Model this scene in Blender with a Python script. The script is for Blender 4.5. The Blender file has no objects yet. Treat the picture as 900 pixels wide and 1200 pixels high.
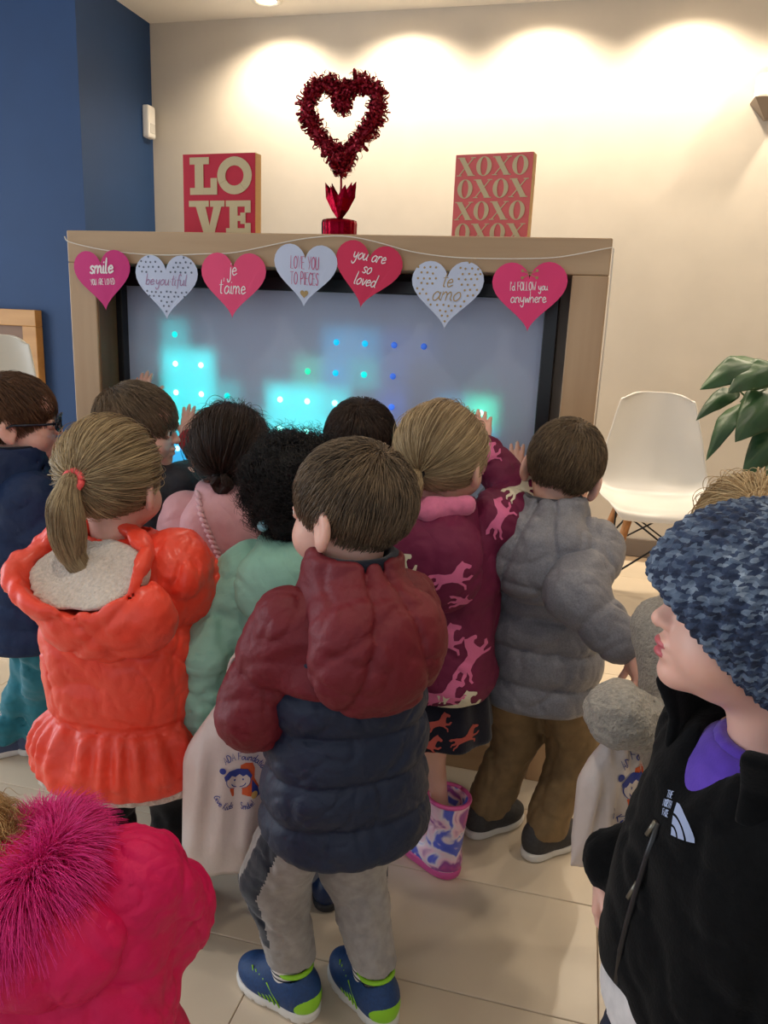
import bpy, bmesh, math, random
import numpy as np
from mathutils import Vector, Matrix
from mathutils.bvhtree import BVHTree
from mathutils.geometry import tessellate_polygon

SC = bpy.context.scene
COL = SC.collection
R0 = random.Random(7)
RN = np.random.RandomState(11)
PI = math.pi

def srgb(r, g, b):
    def f(c):
        c /= 255.0
        return c / 12.92 if c <= 0.04045 else ((c + 0.055) / 1.055) ** 2.4
    return (f(r), f(g), f(b), 1.0)

# ------------------------------------------------------------ camera, world, lights, exposure
CAM_H = 1.2
PITCH, ROLL, YAW = 0.23890585, 0.04177064, 0.24252425
def make_camera():
    cy, sy = math.cos(YAW), math.sin(YAW)
    fwd = Vector((-sy * math.cos(PITCH), cy * math.cos(PITCH), -math.sin(PITCH)))
    right = Vector((cy, sy, 0)); up = right.cross(fwd)
    c, s = math.cos(ROLL), math.sin(ROLL)
    r2 = c * right + s * up; u2 = -s * right + c * up
    cam = bpy.data.cameras.new('camera'); ob = bpy.data.objects.new('camera', cam); COL.objects.link(ob)
    cam.sensor_fit = 'VERTICAL'; cam.sensor_height = 36.0; cam.sensor_width = 27.0
    cam.lens = 36.0 * 910.0 / 1200.0
    cam.clip_start = 0.02
    m = Matrix.Identity(4)
    for i in range(3):
        m[i][0] = r2[i]; m[i][1] = u2[i]; m[i][2] = -fwd[i]
    m[0][3], m[1][3], m[2][3] = 0, 0, CAM_H
    ob.matrix_world = m
    SC.camera = ob
make_camera()
SC.view_settings.view_transform = 'Standard'
SC.view_settings.look = 'None'
SC.view_settings.gamma = 1.0
SC.view_settings.use_curve_mapping = False
SC.view_settings.exposure = 0.06

w = bpy.data.worlds.new('daylight'); SC.world = w; w.use_nodes = True
w.node_tree.nodes['Background'].inputs[0].default_value = (0.82, 0.90, 1.0, 1)
w.node_tree.nodes['Background'].inputs[1].default_value = 0.80

def spot(x, y, z, energy, size, blend, col, aim=(0, 0, -1), rad=0.04):
    l = bpy.data.lights.new('downlight_lamp', 'SPOT'); l.energy = energy; l.spot_size = size; l.spot_blend = blend
    l.color = col; l.shadow_soft_size = rad
    o = bpy.data.objects.new('downlight_lamp', l); COL.objects.link(o)
    o.location = (x, y, z); o.rotation_euler = Vector(aim).to_track_quat('-Z', 'Y').to_euler()
WARM = (1.0, 0.84, 0.64)
WASHERS = [(-1.752 + .69 * i, 4.145) for i in range(6)]
for x, y in WASHERS:
    spot(x + .02, y - .05, 2.745, 52, math.radians(138), 0.75, WARM, (0, 0.12, -1), 0.03)
ROOM_LAMPS = [(-0.4, 2.75), (1.2, 2.9), (1.1, 1.4), (1.0, 0.1), (-0.6, 0.6)]
for x, y in ROOM_LAMPS:
    spot(x, y, 2.745, 25, math.radians(115), 0.8, (1.0, 0.88, 0.74), rad=0.05)
# daylight through the shop windows on the left and behind
def area(name, loc, aim, sx, sy, energy, col):
    l = bpy.data.lights.new(name, 'AREA'); l.shape = 'RECTANGLE'; l.size = sx; l.size_y = sy; l.energy = energy; l.color = col
    o = bpy.data.objects.new(name, l); COL.objects.link(o); o.location = loc
    o.rotation_euler = Vector(aim).to_track_quat('-Z', 'Z').to_euler()
area('window_daylight', (-5.3, 1.0, 1.4), (1, 0.0, -0.1), 3.6, 2.2, 100, (0.80, 0.90, 1.0))

# ------------------------------------------------------------ materials
MATS = {}
def mat(name, col, rough=0.6, metal=0.0, spec=0.5, var=0.0, vscale=8.0, bump=0.0, bscale=60.0, bdist=0.002, sheen=0.0,
        coat=0.0, emit=None, estr=0.0, sss=0.0, col2=None, stretch=(1, 1, 1), detail=3.0, trans=0.0, bump2=0.0, b2scale=300.0, crumple=0.0, cscale=16.0):
    if name in MATS: return MATS[name]
    m = bpy.data.materials.new(name); MATS[name] = m; m.use_nodes = True
    nt = m.node_tree; N = nt.nodes; L = nt.links; b = N['Principled BSDF']
    c = srgb(*col); b.inputs['Base Color'].default_value = c
    b.inputs['Roughness'].default_value = rough; b.inputs['Metallic'].default_value = metal
    b.inputs['Specular IOR Level'].default_value = spec
    if sheen: b.inputs['Sheen Weight'].default_value = sheen; b.inputs['Sheen Roughness'].default_value = 0.5
    if coat: b.inputs['Coat Weight'].default_value = coat; b.inputs['Coat Roughness'].default_value = 0.25
    if emit: b.inputs['Emission Color'].default_value = srgb(*emit); b.inputs['Emission Strength'].default_value = estr
    if trans: b.inputs['Transmission Weight'].default_value = trans
    if sss:
        b.inputs['Subsurface Weight'].default_value = sss; b.inputs['Subsurface Radius'].default_value = (1.0, 0.35, 0.2)
        b.inputs['Subsurface Scale'].default_value = 0.006
    if var or bump or col2:
        tc = N.new('ShaderNodeTexCoord'); mp = N.new('ShaderNodeMapping'); L.new(tc.outputs['Object'], mp.inputs[0])
        mp.inputs['Scale'].default_value = stretch
    if var or col2:
        n = N.new('ShaderNodeTexNoise'); n.inputs['Scale'].default_value = vscale; n.inputs['Detail'].default_value = detail
        L.new(mp.outputs[0], n.inputs['Vector'])
        r = N.new('ShaderNodeValToRGB'); L.new(n.outputs['Fac'], r.inputs[0])
        if col2: a, z = c, srgb(*col2)
        else:
            a = tuple(x * (1 - var) for x in c[:3]) + (1,); z = tuple(min(1, x * (1 + var)) for x in c[:3]) + (1,)
        r.color_ramp.elements[0].position = 0.32; r.color_ramp.elements[1].position = 0.68
        r.color_ramp.elements[0].color = a; r.color_ramp.elements[1].color = z
        L.new(r.outputs[0], b.inputs['Base Color'])
    if bump:
        n = N.new('ShaderNodeTexNoise'); n.inputs['Scale'].default_value = bscale; n.inputs['Detail'].default_value = 4.0
        L.new(mp.outputs[0], n.inputs['Vector'])
        bp = N.new('ShaderNodeBump'); bp.inputs['Strength'].default_value = bump; bp.inputs['Distance'].default_value = bdist
        L.new(n.outputs['Fac'], bp.inputs['Height'])
        last = bp
        if bump2:
            n2 = N.new('ShaderNodeTexNoise'); n2.inputs['Scale'].default_value = b2scale; n2.inputs['Detail'].default_value = 2.0
            L.new(mp.outputs[0], n2.inputs['Vector'])
            b2 = N.new('ShaderNodeBump'); b2.inputs['Strength'].default_value = bump2; b2.inputs['Distance'].default_value = 0.001
            L.new(n2.outputs['Fac'], b2.inputs['Height']); L.new(bp.outputs[0], b2.inputs['Normal']); last = b2
        if crumple:
            n3 = N.new('ShaderNodeTexNoise'); n3.inputs['Scale'].default_value = cscale; n3.inputs['Detail'].default_value = 2.0; n3.inputs['Distortion'].default_value = .5
            ab = N.new('ShaderNodeMath'); ab.operation = 'SUBTRACT'; ab.inputs[1].default_value = .5; ac = N.new('ShaderNodeMath'); ac.operation = 'ABSOLUTE'; ad = N.new('ShaderNodeMath'); ad.operation = 'POWER'; ad.inputs[1].default_value = .85
            L.new(n3.outputs[0], ab.inputs[0]); L.new(ab.outputs[0], ac.inputs[0]); L.new(ac.outputs[0], ad.inputs[0])
            L.new(mp.outputs[0], n3.inputs['Vector'])
            b3 = N.new('ShaderNodeBump'); b3.inputs['Strength'].default_value = crumple; b3.inputs['Distance'].default_value = 0.012
            L.new(ad.outputs[0], b3.inputs['Height']); L.new(last.outputs[0], b3.inputs['Normal']); last = b3
        L.new(last.outputs[0], b.inputs['Normal'])
    return m

def wood(name, c1, c2, axis=2, rough=0.45):
    if name in MATS: return MATS[name]
    m = mat(name, c1, rough, col2=c2, vscale=9, stretch=tuple(0.12 if i == axis else 1.6 for i in range(3)), detail=6, bump=0.05, bscale=60)
    return m

def hair_mat(name, c1, c2, rough=0.42):
    if name in MATS: return MATS[name]
    m = bpy.data.materials.new(name); MATS[name] = m; m.use_nodes = True
    nt = m.node_tree; N = nt.nodes; L = nt.links; b = N['Principled BSDF']
    hi = N.new('ShaderNodeHairInfo'); mx = N.new('ShaderNodeMix'); mx.data_type = 'RGBA'
    tc = N.new('ShaderNodeTexCoord'); n = N.new('ShaderNodeTexNoise'); n.inputs['Scale'].default_value = 22.0
    L.new(tc.outputs['Object'], n.inputs['Vector'])
    ad = N.new('ShaderNodeMath'); ad.operation = 'ADD'; L.new(hi.outputs['Random'], ad.inputs[0]); L.new(n.outputs['Fac'], ad.inputs[1])
    mu = N.new('ShaderNodeMath'); mu.operation = 'MULTIPLY_ADD'; mu.inputs[1].default_value = 0.8; mu.inputs[2].default_value = -0.3; mu.use_clamp = True
    L.new(ad.outputs[0], mu.inputs[0]); L.new(mu.outputs[0], mx.inputs[0])
    mx.inputs[6].default_value = srgb(*c1); mx.inputs[7].default_value = srgb(*c2)
    L.new(mx.outputs[2], b.inputs['Base Color'])
    b.inputs['Roughness'].default_value = rough; b.inputs['Specular IOR Level'].default_value = 0.35
    return m

# ------------------------------------------------------------ object helpers
def setp(o, label=None, cat=None, group=None, kind=None):
    if label: o['label'] = label
    if cat: o['category'] = cat
    if group: o['group'] = group
    if kind: o['kind'] = kind
    return o

def link(name, data, parent=None, m=None):
    o = bpy.data.objects.new(name, data); COL.objects.link(o)
    if parent: o.parent = parent
    if m is not None and hasattr(data, 'materials') and not data.materials:
        for x in (m if isinstance(m, (list, tuple)) else [m]): data.materials.append(x)
    return o

def empty(name, loc=(0, 0, 0), rz=0.0, sc=1.0, label=None, cat=None, group=None):
    o = bpy.data.objects.new(name, None); COL.objects.link(o)
    o.location = loc; o.rotation_euler = (0, 0, rz); o.scale = (sc, sc, sc); o.empty_display_size = 0.05
    return setp(o, label, cat, group)

def fast_mesh(name, V, F, smooth=True, mi=None):
    V = np.asarray(V, np.float32); F = np.asarray(F, np.int32)
    me = bpy.data.meshes.new(name); k = F.shape[1]
    me.vertices.add(len(V)); me.vertices.foreach_set('co', V.ravel())
    me.loops.add(F.size); me.loops.foreach_set('vertex_index', F.ravel())
    me.polygons.add(len(F)); me.polygons.foreach_set('loop_start', np.arange(0, F.size, k, dtype=np.int32))
    me.polygons.foreach_set('loop_total', np.full(len(F), k, np.int32))
    if mi is not None: me.polygons.foreach_set('material_index', np.asarray(mi, np.int32))
    me.update(calc_edges=True)
    if smooth: me.polygons.foreach_set('use_smooth', np.ones(len(F), bool))
    return me

def bm_mesh(name, bm, smooth=False):
    me = bpy.data.meshes.new(name); bmesh.ops.recalc_face_normals(bm, faces=bm.faces)
    bm.to_mesh(me); bm.free()
    if smooth: me.polygons.foreach_set('use_smooth', np.ones(len(me.polygons), bool))
    return me

def bbox(bm, lo, hi, bev=0.0, seg=2):
    r = bmesh.ops.create_cube(bm, size=1.0)
    vs = r['verts']; lo = Vector(lo); hi = Vector(hi)
    for v in vs: v.co = Vector([lo[i] + (v.co[i] + 0.5) * (hi[i] - lo[i]) for i in range(3)])
    if bev:
        es = list({e for v in vs for e in v.link_edges})
        bmesh.ops.bevel(bm, geom=es, offset=bev, segments=seg, affect='EDGES', profile=0.5)

def boxo(name, lo, hi, m, parent=None, bev=0.003, seg=2):
    bm = bmesh.new(); bbox(bm, lo, hi, bev, seg)
    return link(name, bm_mesh(name, bm), parent, m)

def tube_bm(bm, pts, rad, n=8, caps=True):
    pts = [Vector(p) for p in pts]; rr = rad if isinstance(rad, (list, tuple)) else [rad] * len(pts)
    rings = []; prev = None
    for i, p in enumerate(pts):
        t = (pts[min(i + 1, len(pts) - 1)] - pts[max(i - 1, 0)]).normalized()
        if prev is None:
            a = Vector((0, 0, 1)) if abs(t.z) < 0.9 else Vector((1, 0, 0))
            u = t.cross(a).normalized()
        else:
            u = (prev - t * prev.dot(t)).normalized()
        prev = u; v = t.cross(u)
        rings.append([bm.verts.new(p + (u * math.cos(2 * PI * j / n) + v * math.sin(2 * PI * j / n)) * rr[i]) for j in range(n)])
    for a, b in zip(rings, rings[1:]):
        for j in range(n): bm.faces.new((a[j], a[(j + 1) % n], b[(j + 1) % n], b[j]))
    if caps: bm.faces.new(rings[0][::-1]); bm.faces.new(rings[-1])

def tube(name, pts, rad, m, parent=None, n=8):
    bm = bmesh.new(); tube_bm(bm, pts, rad, n)
    return link(name, bm_mesh(name, bm, True), parent, m)

def lathe(name, prof, m, parent=None, n=32, loc=(0, 0, 0), pleat=0.0, npl=20):
    bm = bmesh.new(); rings = []
    for r, z in prof:
        rings.append([bm.verts.new((loc[0] + (r * (1 + pleat * math.sin(npl * 2 * PI * j / n))) * math.cos(2 * PI * j / n),
                                    loc[1] + (r * (1 + pleat * math.sin(npl * 2 * PI * j / n))) * math.sin(2 * PI * j / n), loc[2] + z)) for j in range(n)])
    for a, b in zip(rings, rings[1:]):
        for j in range(n): bm.faces.new((a[j], a[(j + 1) % n], b[(j + 1) % n], b[j]))
    bm.faces.new(rings[0][::-1]); bm.faces.new(rings[-1])
    return link(name, bm_mesh(name, bm, True), parent, m)

# ------------------------------------------------------------ signed-distance modelling (numpy) and surface nets
def _A(v): return np.asarray(v, float)
def loc_(P, M): return P if M is None else (P - M[1]) @ M[0]
def tow(p, M): return _A(p) if M is None else M[0] @ _A(p) + M[1]
def bbset(f, c, r, M=None):
    c = tow(c, M); f.bb = (c - r, c + r); return f

def ell(c, r, M=None, rot=None):
    c = _A(c); r = _A(r); Q = None if rot is None else _A(rot)
    def f(P):
        p = loc_(P, M) - c
        if Q is not None: p = p @ Q
        a = p / r; k0 = np.sqrt((a * a).sum(-1)) + 1e-9; b = a / r; k1 = np.sqrt((b * b).sum(-1)) + 1e-9
        return k0 * (k0 - 1.0) / k1
    return bbset(f, c, r.max(), M)

def rcone(a, b, ra, rb, M=None, seams=(), amp=0.006, sw=0.008, wr=0.0, wf=60, seed=1):
    a = _A(a); b = _A(b); ab = b - a; L2 = max((ab * ab).sum(), 1e-12); L = math.sqrt(L2)
    def f(P):
        p = loc_(P, M); t = np.clip(((p - a) @ ab) / L2, 0, 1)
        d = np.sqrt(((p - a - t[..., None] * ab) ** 2).sum(-1)) - (ra + (rb - ra) * t)
        if len(seams):
            s = t * L; g = 0
            for z in seams: g = g + np.exp(-np.abs(s - z) / (sw * 1.3))
            d = d + amp * g
        if wr: d = d + wr * wob(p, wf, seed) + crease(p, wf, wr, seed)
        return d
    r = max(ra, rb) + wr
    pa, pb = tow(a, M), tow(b, M); f.bb = (np.minimum(pa, pb) - r, np.maximum(pa, pb) + r)
    return f

def loft(prof, seams=(), amp=0.006, sw=0.009, pw=2.2, rd=0.02, M=None, tilt=(0, 0), ang=None, wr=0.0, wf=45, seed=3):
    prof = _A(prof); Z = prof[:, 0]
    def f(P):
        p = loc_(P, M); x, y, z = p[..., 0], p[..., 1], p[..., 2]
        cx = np.interp(z, Z, prof[:, 1]); cy = np.interp(z, Z, prof[:, 2]); rx = np.interp(z, Z, prof[:, 3]); ry = np.interp(z, Z, prof[:, 4])
        u = (x - cx) / rx; v = (y - cy) / ry
        d = ((np.abs(u) ** pw + np.abs(v) ** pw + 1e-12) ** (1 / pw) - 1) * np.minimum(rx, ry)
        if len(seams):
            zz = z + tilt[0] * x + tilt[1] * y; g = 0
            for s in seams: g = g + np.exp(-np.abs(zz - s) / (sw * 1.3))
            d = d + amp * g
        if ang is not None: d = d + ang(np.arctan2(v, u), z)
        if wr: d = d + wr * wob(p, wf, seed) + crease(p, wf, wr, seed)
        dz = np.maximum(Z[0] - z, z - Z[-1])
        a = d + rd; b = dz + rd
        return np.minimum(np.maximum(a, b), 0) + np.sqrt(np.maximum(a, 0) ** 2 + np.maximum(b, 0) ** 2) - rd
    c = [0.5 * (prof[:, 1].min() + prof[:, 1].max()), 0.5 * (prof[:, 2].min() + prof[:, 2].max()), 0.5 * (Z[0] + Z[-1])]
    ext = math.sqrt((0.5 * np.ptp(prof[:, 1]) + prof[:, 3].max()) ** 2 + (0.5 * np.ptp(prof[:, 2]) + prof[:, 4].max()) ** 2 + (0.5 * (Z[-1] - Z[0])) ** 2) + 0.01
    if M is None:
        lo = [(prof[:, 1] - prof[:, 3]).min() - .02, (prof[:, 2] - prof[:, 4]).min() - .02, Z[0] - .01]
        hi = [(prof[:, 1] + prof[:, 3]).max() + .02, (prof[:, 2] + prof[:, 4]).max() + .02, Z[-1] + .01]
        f.bb = (_A(lo), _A(hi)); return f
    return bbset(f, c, ext, M)

def plane(n, o, M=None):
    n = _A(n); n = n / np.linalg.norm(n); o = _A(o)
    def f(P): return (loc_(P, M) - o) @ n
    return f

_WK = {}
def wob(P, fr, seed=1):
    if seed not in _WK:
        r = np.random.RandomState(seed); k = r.normal(size=(7, 3)); k /= np.linalg.norm(k, axis=1)[:, None]
        _WK[seed] = (k * r.uniform(0.6, 1.6, (7, 1)), r.uniform(0, 6.28, 7))
    k, ph = _WK[seed]
    s = 0
    for i in range(7): s = s + np.sin(fr * (P @ k[i]) + ph[i] + 1.3 * np.sin(fr * 0.6 * (P @ k[(i + 3) % 7]) + ph[(i + 2) % 7]))
    return s / 3.2

def crease(P, f, a, seed):
    return a * (1.1 * np.exp(-(wob(P, f * .75, seed + 31) / .17) ** 2) + .7 * np.exp(-(wob(P, f * 1.6, seed + 47) / .20) ** 2) + .4 * np.exp(-(wob(P, f * 3.1, seed + 53) / .22) ** 2))

def smin(a, b, k):
    if k <= 0: return np.minimum(a, b)
    h = np.clip(0.5 + 0.5 * (b - a) / k, 0, 1)
    return b * (1 - h) + a * h - k * h * (1 - h)

def combine(d, mode, v, k):
    if d is None: return v
    if mode == 'u': return smin(d, v, k)
    if mode == 's': return -smin(-d, v, k)
    return -smin(-d, -v, k)

QUAL = 1.0
def sdf_mesh(name, ops, res, disp=None, margin=0.012):
    res = res * QUAL
    bb = [f.bb for m, f, k in ops if m == 'u']
    lo = np.min([b[0] for b in bb], 0) - 3 * res - 0.01; hi = np.max([b[1] for b in bb], 0) + 3 * res + 0.01
    B = 8; nb = np.ceil((hi - lo) / (res * B)).astype(int) + 1
    ii = np.stack(np.meshgrid(*[np.arange(n) for n in nb], indexing='ij'), -1)
    C = lo + (ii * B + (B - 1) / 2) * res; C = C.reshape(-1, 3)
    d = None; D = []
    for m, f, k in ops:
        v = f(C); D.append(v); d = combine(d, m, v, k)
    hd = B * res * 0.866
    act = np.abs(d) < hd * 1.4 + margin
    ai = ii.reshape(-1, 3)[act]; da = d[act]
    off = np.stack(np.meshgrid(*[np.arange(B)] * 3, indexing='ij'), -1).reshape(-1, 3)
    P = lo + (ai[:, None, :] * B + off[None]) * res
    val = None
    for (m, f, k), Dv in zip(ops, D):
        if val is None:
            val = np.full(P.shape[:2], 0.5)
        if m == 'u': rel = (Dv[act] - da) < 2.6 * hd + k + margin
        elif m == 's': rel = Dv[act] < 2.6 * hd + k + margin
        else: rel = np.ones(len(da), bool)
        if not rel.any(): continue
        val[rel] = combine(val[rel], m, f(P[rel]), k)
    if disp is not None: val = val + disp(P)
    A = np.repeat(d[:, None], B ** 3, 1).astype(np.float32); A[act] = val
    A = A.reshape(nb[0], nb[1], nb[2], B, B, B).transpose(0, 3, 1, 4, 2, 5).reshape(nb * B)
    V = A < 0
    c = np.zeros(np.array(A.shape) - 1, np.int8)
    for a in (0, 1):
        for b in (0, 1):
            for e in (0, 1):
                c += V[a:A.shape[0] - 1 + a, b:A.shape[1] - 1 + b, e:A.shape[2] - 1 + e]
    cells = np.argwhere((c > 0) & (c < 8))
    corner = {}
    for a in (0, 1):
        for b in (0, 1):
            for e in (0, 1): corner[(a, b, e)] = A[cells[:, 0] + a, cells[:, 1] + b, cells[:, 2] + e]
    acc = np.zeros((len(cells), 3)); cnt = np.zeros(len(cells))
    for ax in range(3):
        for p in (0, 1):
            for q in (0, 1):
                k0 = [0, 0, 0]; o = [x for x in range(3) if x != ax]; k0[o[0]] = p; k0[o[1]] = q
                k1 = list(k0); k1[ax] = 1
                v0, v1 = corner[tuple(k0)], corner[tuple(k1)]
                cr = (v0 < 0) != (v1 < 0)
                t = np.where(cr, v0 / np.where(cr, v0 - v1, 1), 0)
                pt = np.tile(np.array(k0, float), (len(cells), 1)); pt[:, ax] = t
                acc += np.where(cr[:, None], pt, 0); cnt += cr
    verts = lo + (cells + acc / cnt[:, None]) * res
    idx = np.full(c.shape, -1, np.int32); idx[tuple(cells.T)] = np.arange(len(cells))
    F = []
    for ax in range(3):
        sl0 = [slice(None)] * 3; sl1 = [slice(None)] * 3; sl0[ax] = slice(0, -1); sl1[ax] = slice(1, None)
        a, b = V[tuple(sl0)], V[tuple(sl1)]
        o = [x for x in range(3) if x != ax]
        for flip in (False, True):
            e = np.argwhere((a & ~b) if not flip else (~a & b))
            ok = (e[:, o[0]] > 0) & (e[:, o[1]] > 0) & (e[:, o[0]] < A.shape[o[0]] - 1) & (e[:, o[1]] < A.shape[o[1]] - 1)
            e = e[ok]
            def cell(p, q):
                x = e.copy(); x[:, o[0]] -= p; x[:, o[1]] -= q; return idx[tuple(x.T)]
            q = np.stack([cell(1, 1), cell(0, 1), cell(0, 0), cell(1, 0)], 1)
            if (ax == 1) != flip: q = q[:, ::-1]
            F.append(q)
    F = np.concatenate(F); F = F[(F >= 0).all(1)]
    return verts, F

def sdf_obj(name, ops, res, m, parent=None, disp=None, mfn=None, smooth_it=0):
    V, F = sdf_mesh(name, ops, res, disp)
    if smooth_it:
        E = np.concatenate([F[:, [0, 1]], F[:, [1, 2]], F[:, [2, 3]], F[:, [3, 0]]])
        for _ in range(smooth_it):
            s = np.zeros_like(V); n = np.zeros(len(V))
            for a, b in ((0, 1), (1, 0)):
                for ax in range(3): s[:, ax] += np.bincount(E[:, a], V[E[:, b], ax], len(V))
                n += np.bincount(E[:, a], minlength=len(V))
            V = V * 0.4 + 0.6 * s / np.maximum(n, 1)[:, None]
    mi = None
    if mfn is not None: mi = mfn(V[F].mean(1))
    me = fast_mesh(name, V, F, True, mi)
    return link(name, me, parent, m)

# ------------------------------------------------------------ hair strands
def strands(name, S, rad, m, parent, tip=0.25):
    n, k, _ = S.shape
    hc = bpy.data.hair_curves.new(name); hc.add_curves([k] * n)
    hc.attributes['position'].data.foreach_set('vector', S.astype(np.float32).ravel())
    r = hc.attributes.get('radius') or hc.attributes.new('radius', 'FLOAT', 'POINT')
    prof = rad * np.minimum(1, np.linspace(1.6, tip, k))
    r.data.foreach_set('value', np.tile(prof, n).astype(np.float32))
    hc.materials.append(m)
    o = bpy.data.objects.new(name, hc); COL.objects.link(o); o.parent = parent; o['kind'] = 'stuff'
    return o
# ============================================================ the room
beige = mat('beige_paint', (203, 194, 180), 0.75, var=0.03, vscale=5, bump=0.08, bscale=90, bdist=0.001)
blue = mat('blue_paint', (26, 62, 108), 0.6, var=0.05, vscale=4, bump=0.06, bscale=90, bdist=0.001)
white_paint = mat('ceiling_paint', (236, 232, 224), 0.8)
grout = mat('grout', (150, 128, 104), 0.8)
tile_m = mat('floor_tile', (226, 210, 186), 0.27, spec=0.5, var=0.05, vscale=3.5, bump=0.02, bscale=40)
base_m = mat('baseboard_vinyl', (120, 108, 98), 0.5)

def structure(o): o['kind'] = 'structure'; return o
WX, WY, CZ = -2.544, 4.363, 2.769
BX, BY = 2.35, 3.683
structure(boxo('wall_back', (WX, WY, 0), (BX, WY + .12, CZ), beige, bev=0))
structure(boxo('wall_right', (BX, -2.6, 0), (BX + .12, WY + .12, CZ), beige, bev=0))
bm = bmesh.new()
bbox(bm, (WX - .12, BY, 0), (WX, WY + .12, CZ)); bbox(bm, (-5.6, BY, 0), (WX - .12, BY + .12, CZ))
structure(link('wall_left', bm_mesh('wall_left', bm), None, blue))
structure(boxo('ceiling', (-5.6, -2.6, CZ), (BX + .12, WY + .12, CZ + .1), white_paint, bev=0))
structure(boxo('baseboard_back', (WX, WY - .014, 0), (BX, WY, .10), base_m, bev=.003))
structure(boxo('baseboard_left', (WX, BY, 0), (WX + .014, WY - .014, .10), base_m, bev=.003))
structure(boxo('baseboard_far_left', (-5.6, BY - .014, 0), (WX, BY, .10), base_m, bev=.003))
floor = structure(boxo('floor', (-5.6, -2.6, -.10), (BX, WY, -.003), grout, bev=0))
TW, TD, G = .628, .3055, .0010
bm = bmesh.new(); bbox(bm, (G, G, -.008), (TW - G, TD - G, 0), .0012, 1)
tile_me = bm_mesh('tile', bm); tile_me.materials.append(tile_m)
for i in range(-6, 4):
    for j in range(-4, 11):
        x0 = .136 + TW * i; y0 = 1.1955 + TD * j
        if x0 < -4.0 or y0 + TD > WY + .05 or x0 + TW > BX + .02 or y0 < -.05: continue
        o = link('tile', tile_me, floor); o.location = (x0, y0, 0)

# ceiling downlights
trim_m = mat('white_enamel', (240, 238, 232), 0.35)
glow_m = mat('lamp_lens', (255, 244, 225), 0.4, emit=(255, 226, 185), estr=9.0)
for n, (x, y) in enumerate(WASHERS + ROOM_LAMPS):
    d = empty('ceiling_downlight', (x, y, CZ), label=None, cat='ceiling light', group='recessed downlights in the ceiling')
    d['label'] = 'glowing round recessed downlight in the ceiling above the tinsel heart' if n == 0 else 'round recessed ceiling downlight outside the picture'
    ring = bmesh.new()
    prof = [(.052, -.001), (.075, -.001), (.077, -.006), (.056, -.010), (.052, -.001)]
    rs = [[ring.verts.new((r * math.cos(2 * PI * j / 32), r * math.sin(2 * PI * j / 32), z)) for j in range(32)] for r, z in prof]
    for a, b in zip(rs, rs[1:]):
        for j in range(32): ring.faces.new((a[j], a[(j + 1) % 32], b[(j + 1) % 32], b[j]))
    link('trim_ring', bm_mesh('trim_ring', ring, True), d, trim_m)
    lathe('lens', [(.001, -.002), (.05, -.003), (.05, -.001)], glow_m, d, 24)

# wall sensor in the corner
s = empty('wall_sensor', (WX, 4.285, 2.245), label='small white plastic sensor box high in the corner beside the blue wall', cat='sensor')
boxo('housing', (0, -.035, -.085), (.045, .04, .085), trim_m, s, .012, 3)
boxo('sensor_window', (.045, -.022, -.06), (.048, .026, -.01), mat('sensor_lens', (222, 220, 214), 0.25), s, .001)

# small wall fitting high on the right
f = empty('wall_fitting', (.715, WY, 2.285), label='small white wall fitting with a square lens on a grey bracket, upper right', cat='wall light')
bm = bmesh.new()
vs = [bm.verts.new(p) for p in ((-.08, 0, 0), (.09, 0, 0), (.09, -.13, 0), (-.08, -.13, 0), (-.01, 0, -.075), (.05, 0, -.075), (.05, -.03, -.075), (-.01, -.03, -.075))]
for q in ((0, 1, 2, 3), (7, 6, 5, 4), (0, 4, 5, 1), (1, 5, 6, 2), (2, 6, 7, 3), (3, 7, 4, 0)): bm.faces.new([vs[i] for i in q])
link('bracket', bm_mesh('bracket', bm), f, mat('grey_bracket', (140, 125, 110), 0.5))
boxo('housing', (-.07, -.115, .001), (.085, -.005, .105), mat('clear_white_plastic', (238, 236, 230), 0.2), f, .012, 3)
boxo('lamp_head', (-.02, -.10, .105), (.075, -.02, .19), trim_m, f, .01, 3)
boxo('lens', (-.008, -.128, .055), (.06, -.115, .115), mat('dark_lens', (70, 62, 66), 0.15), f, .004, 2)

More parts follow.
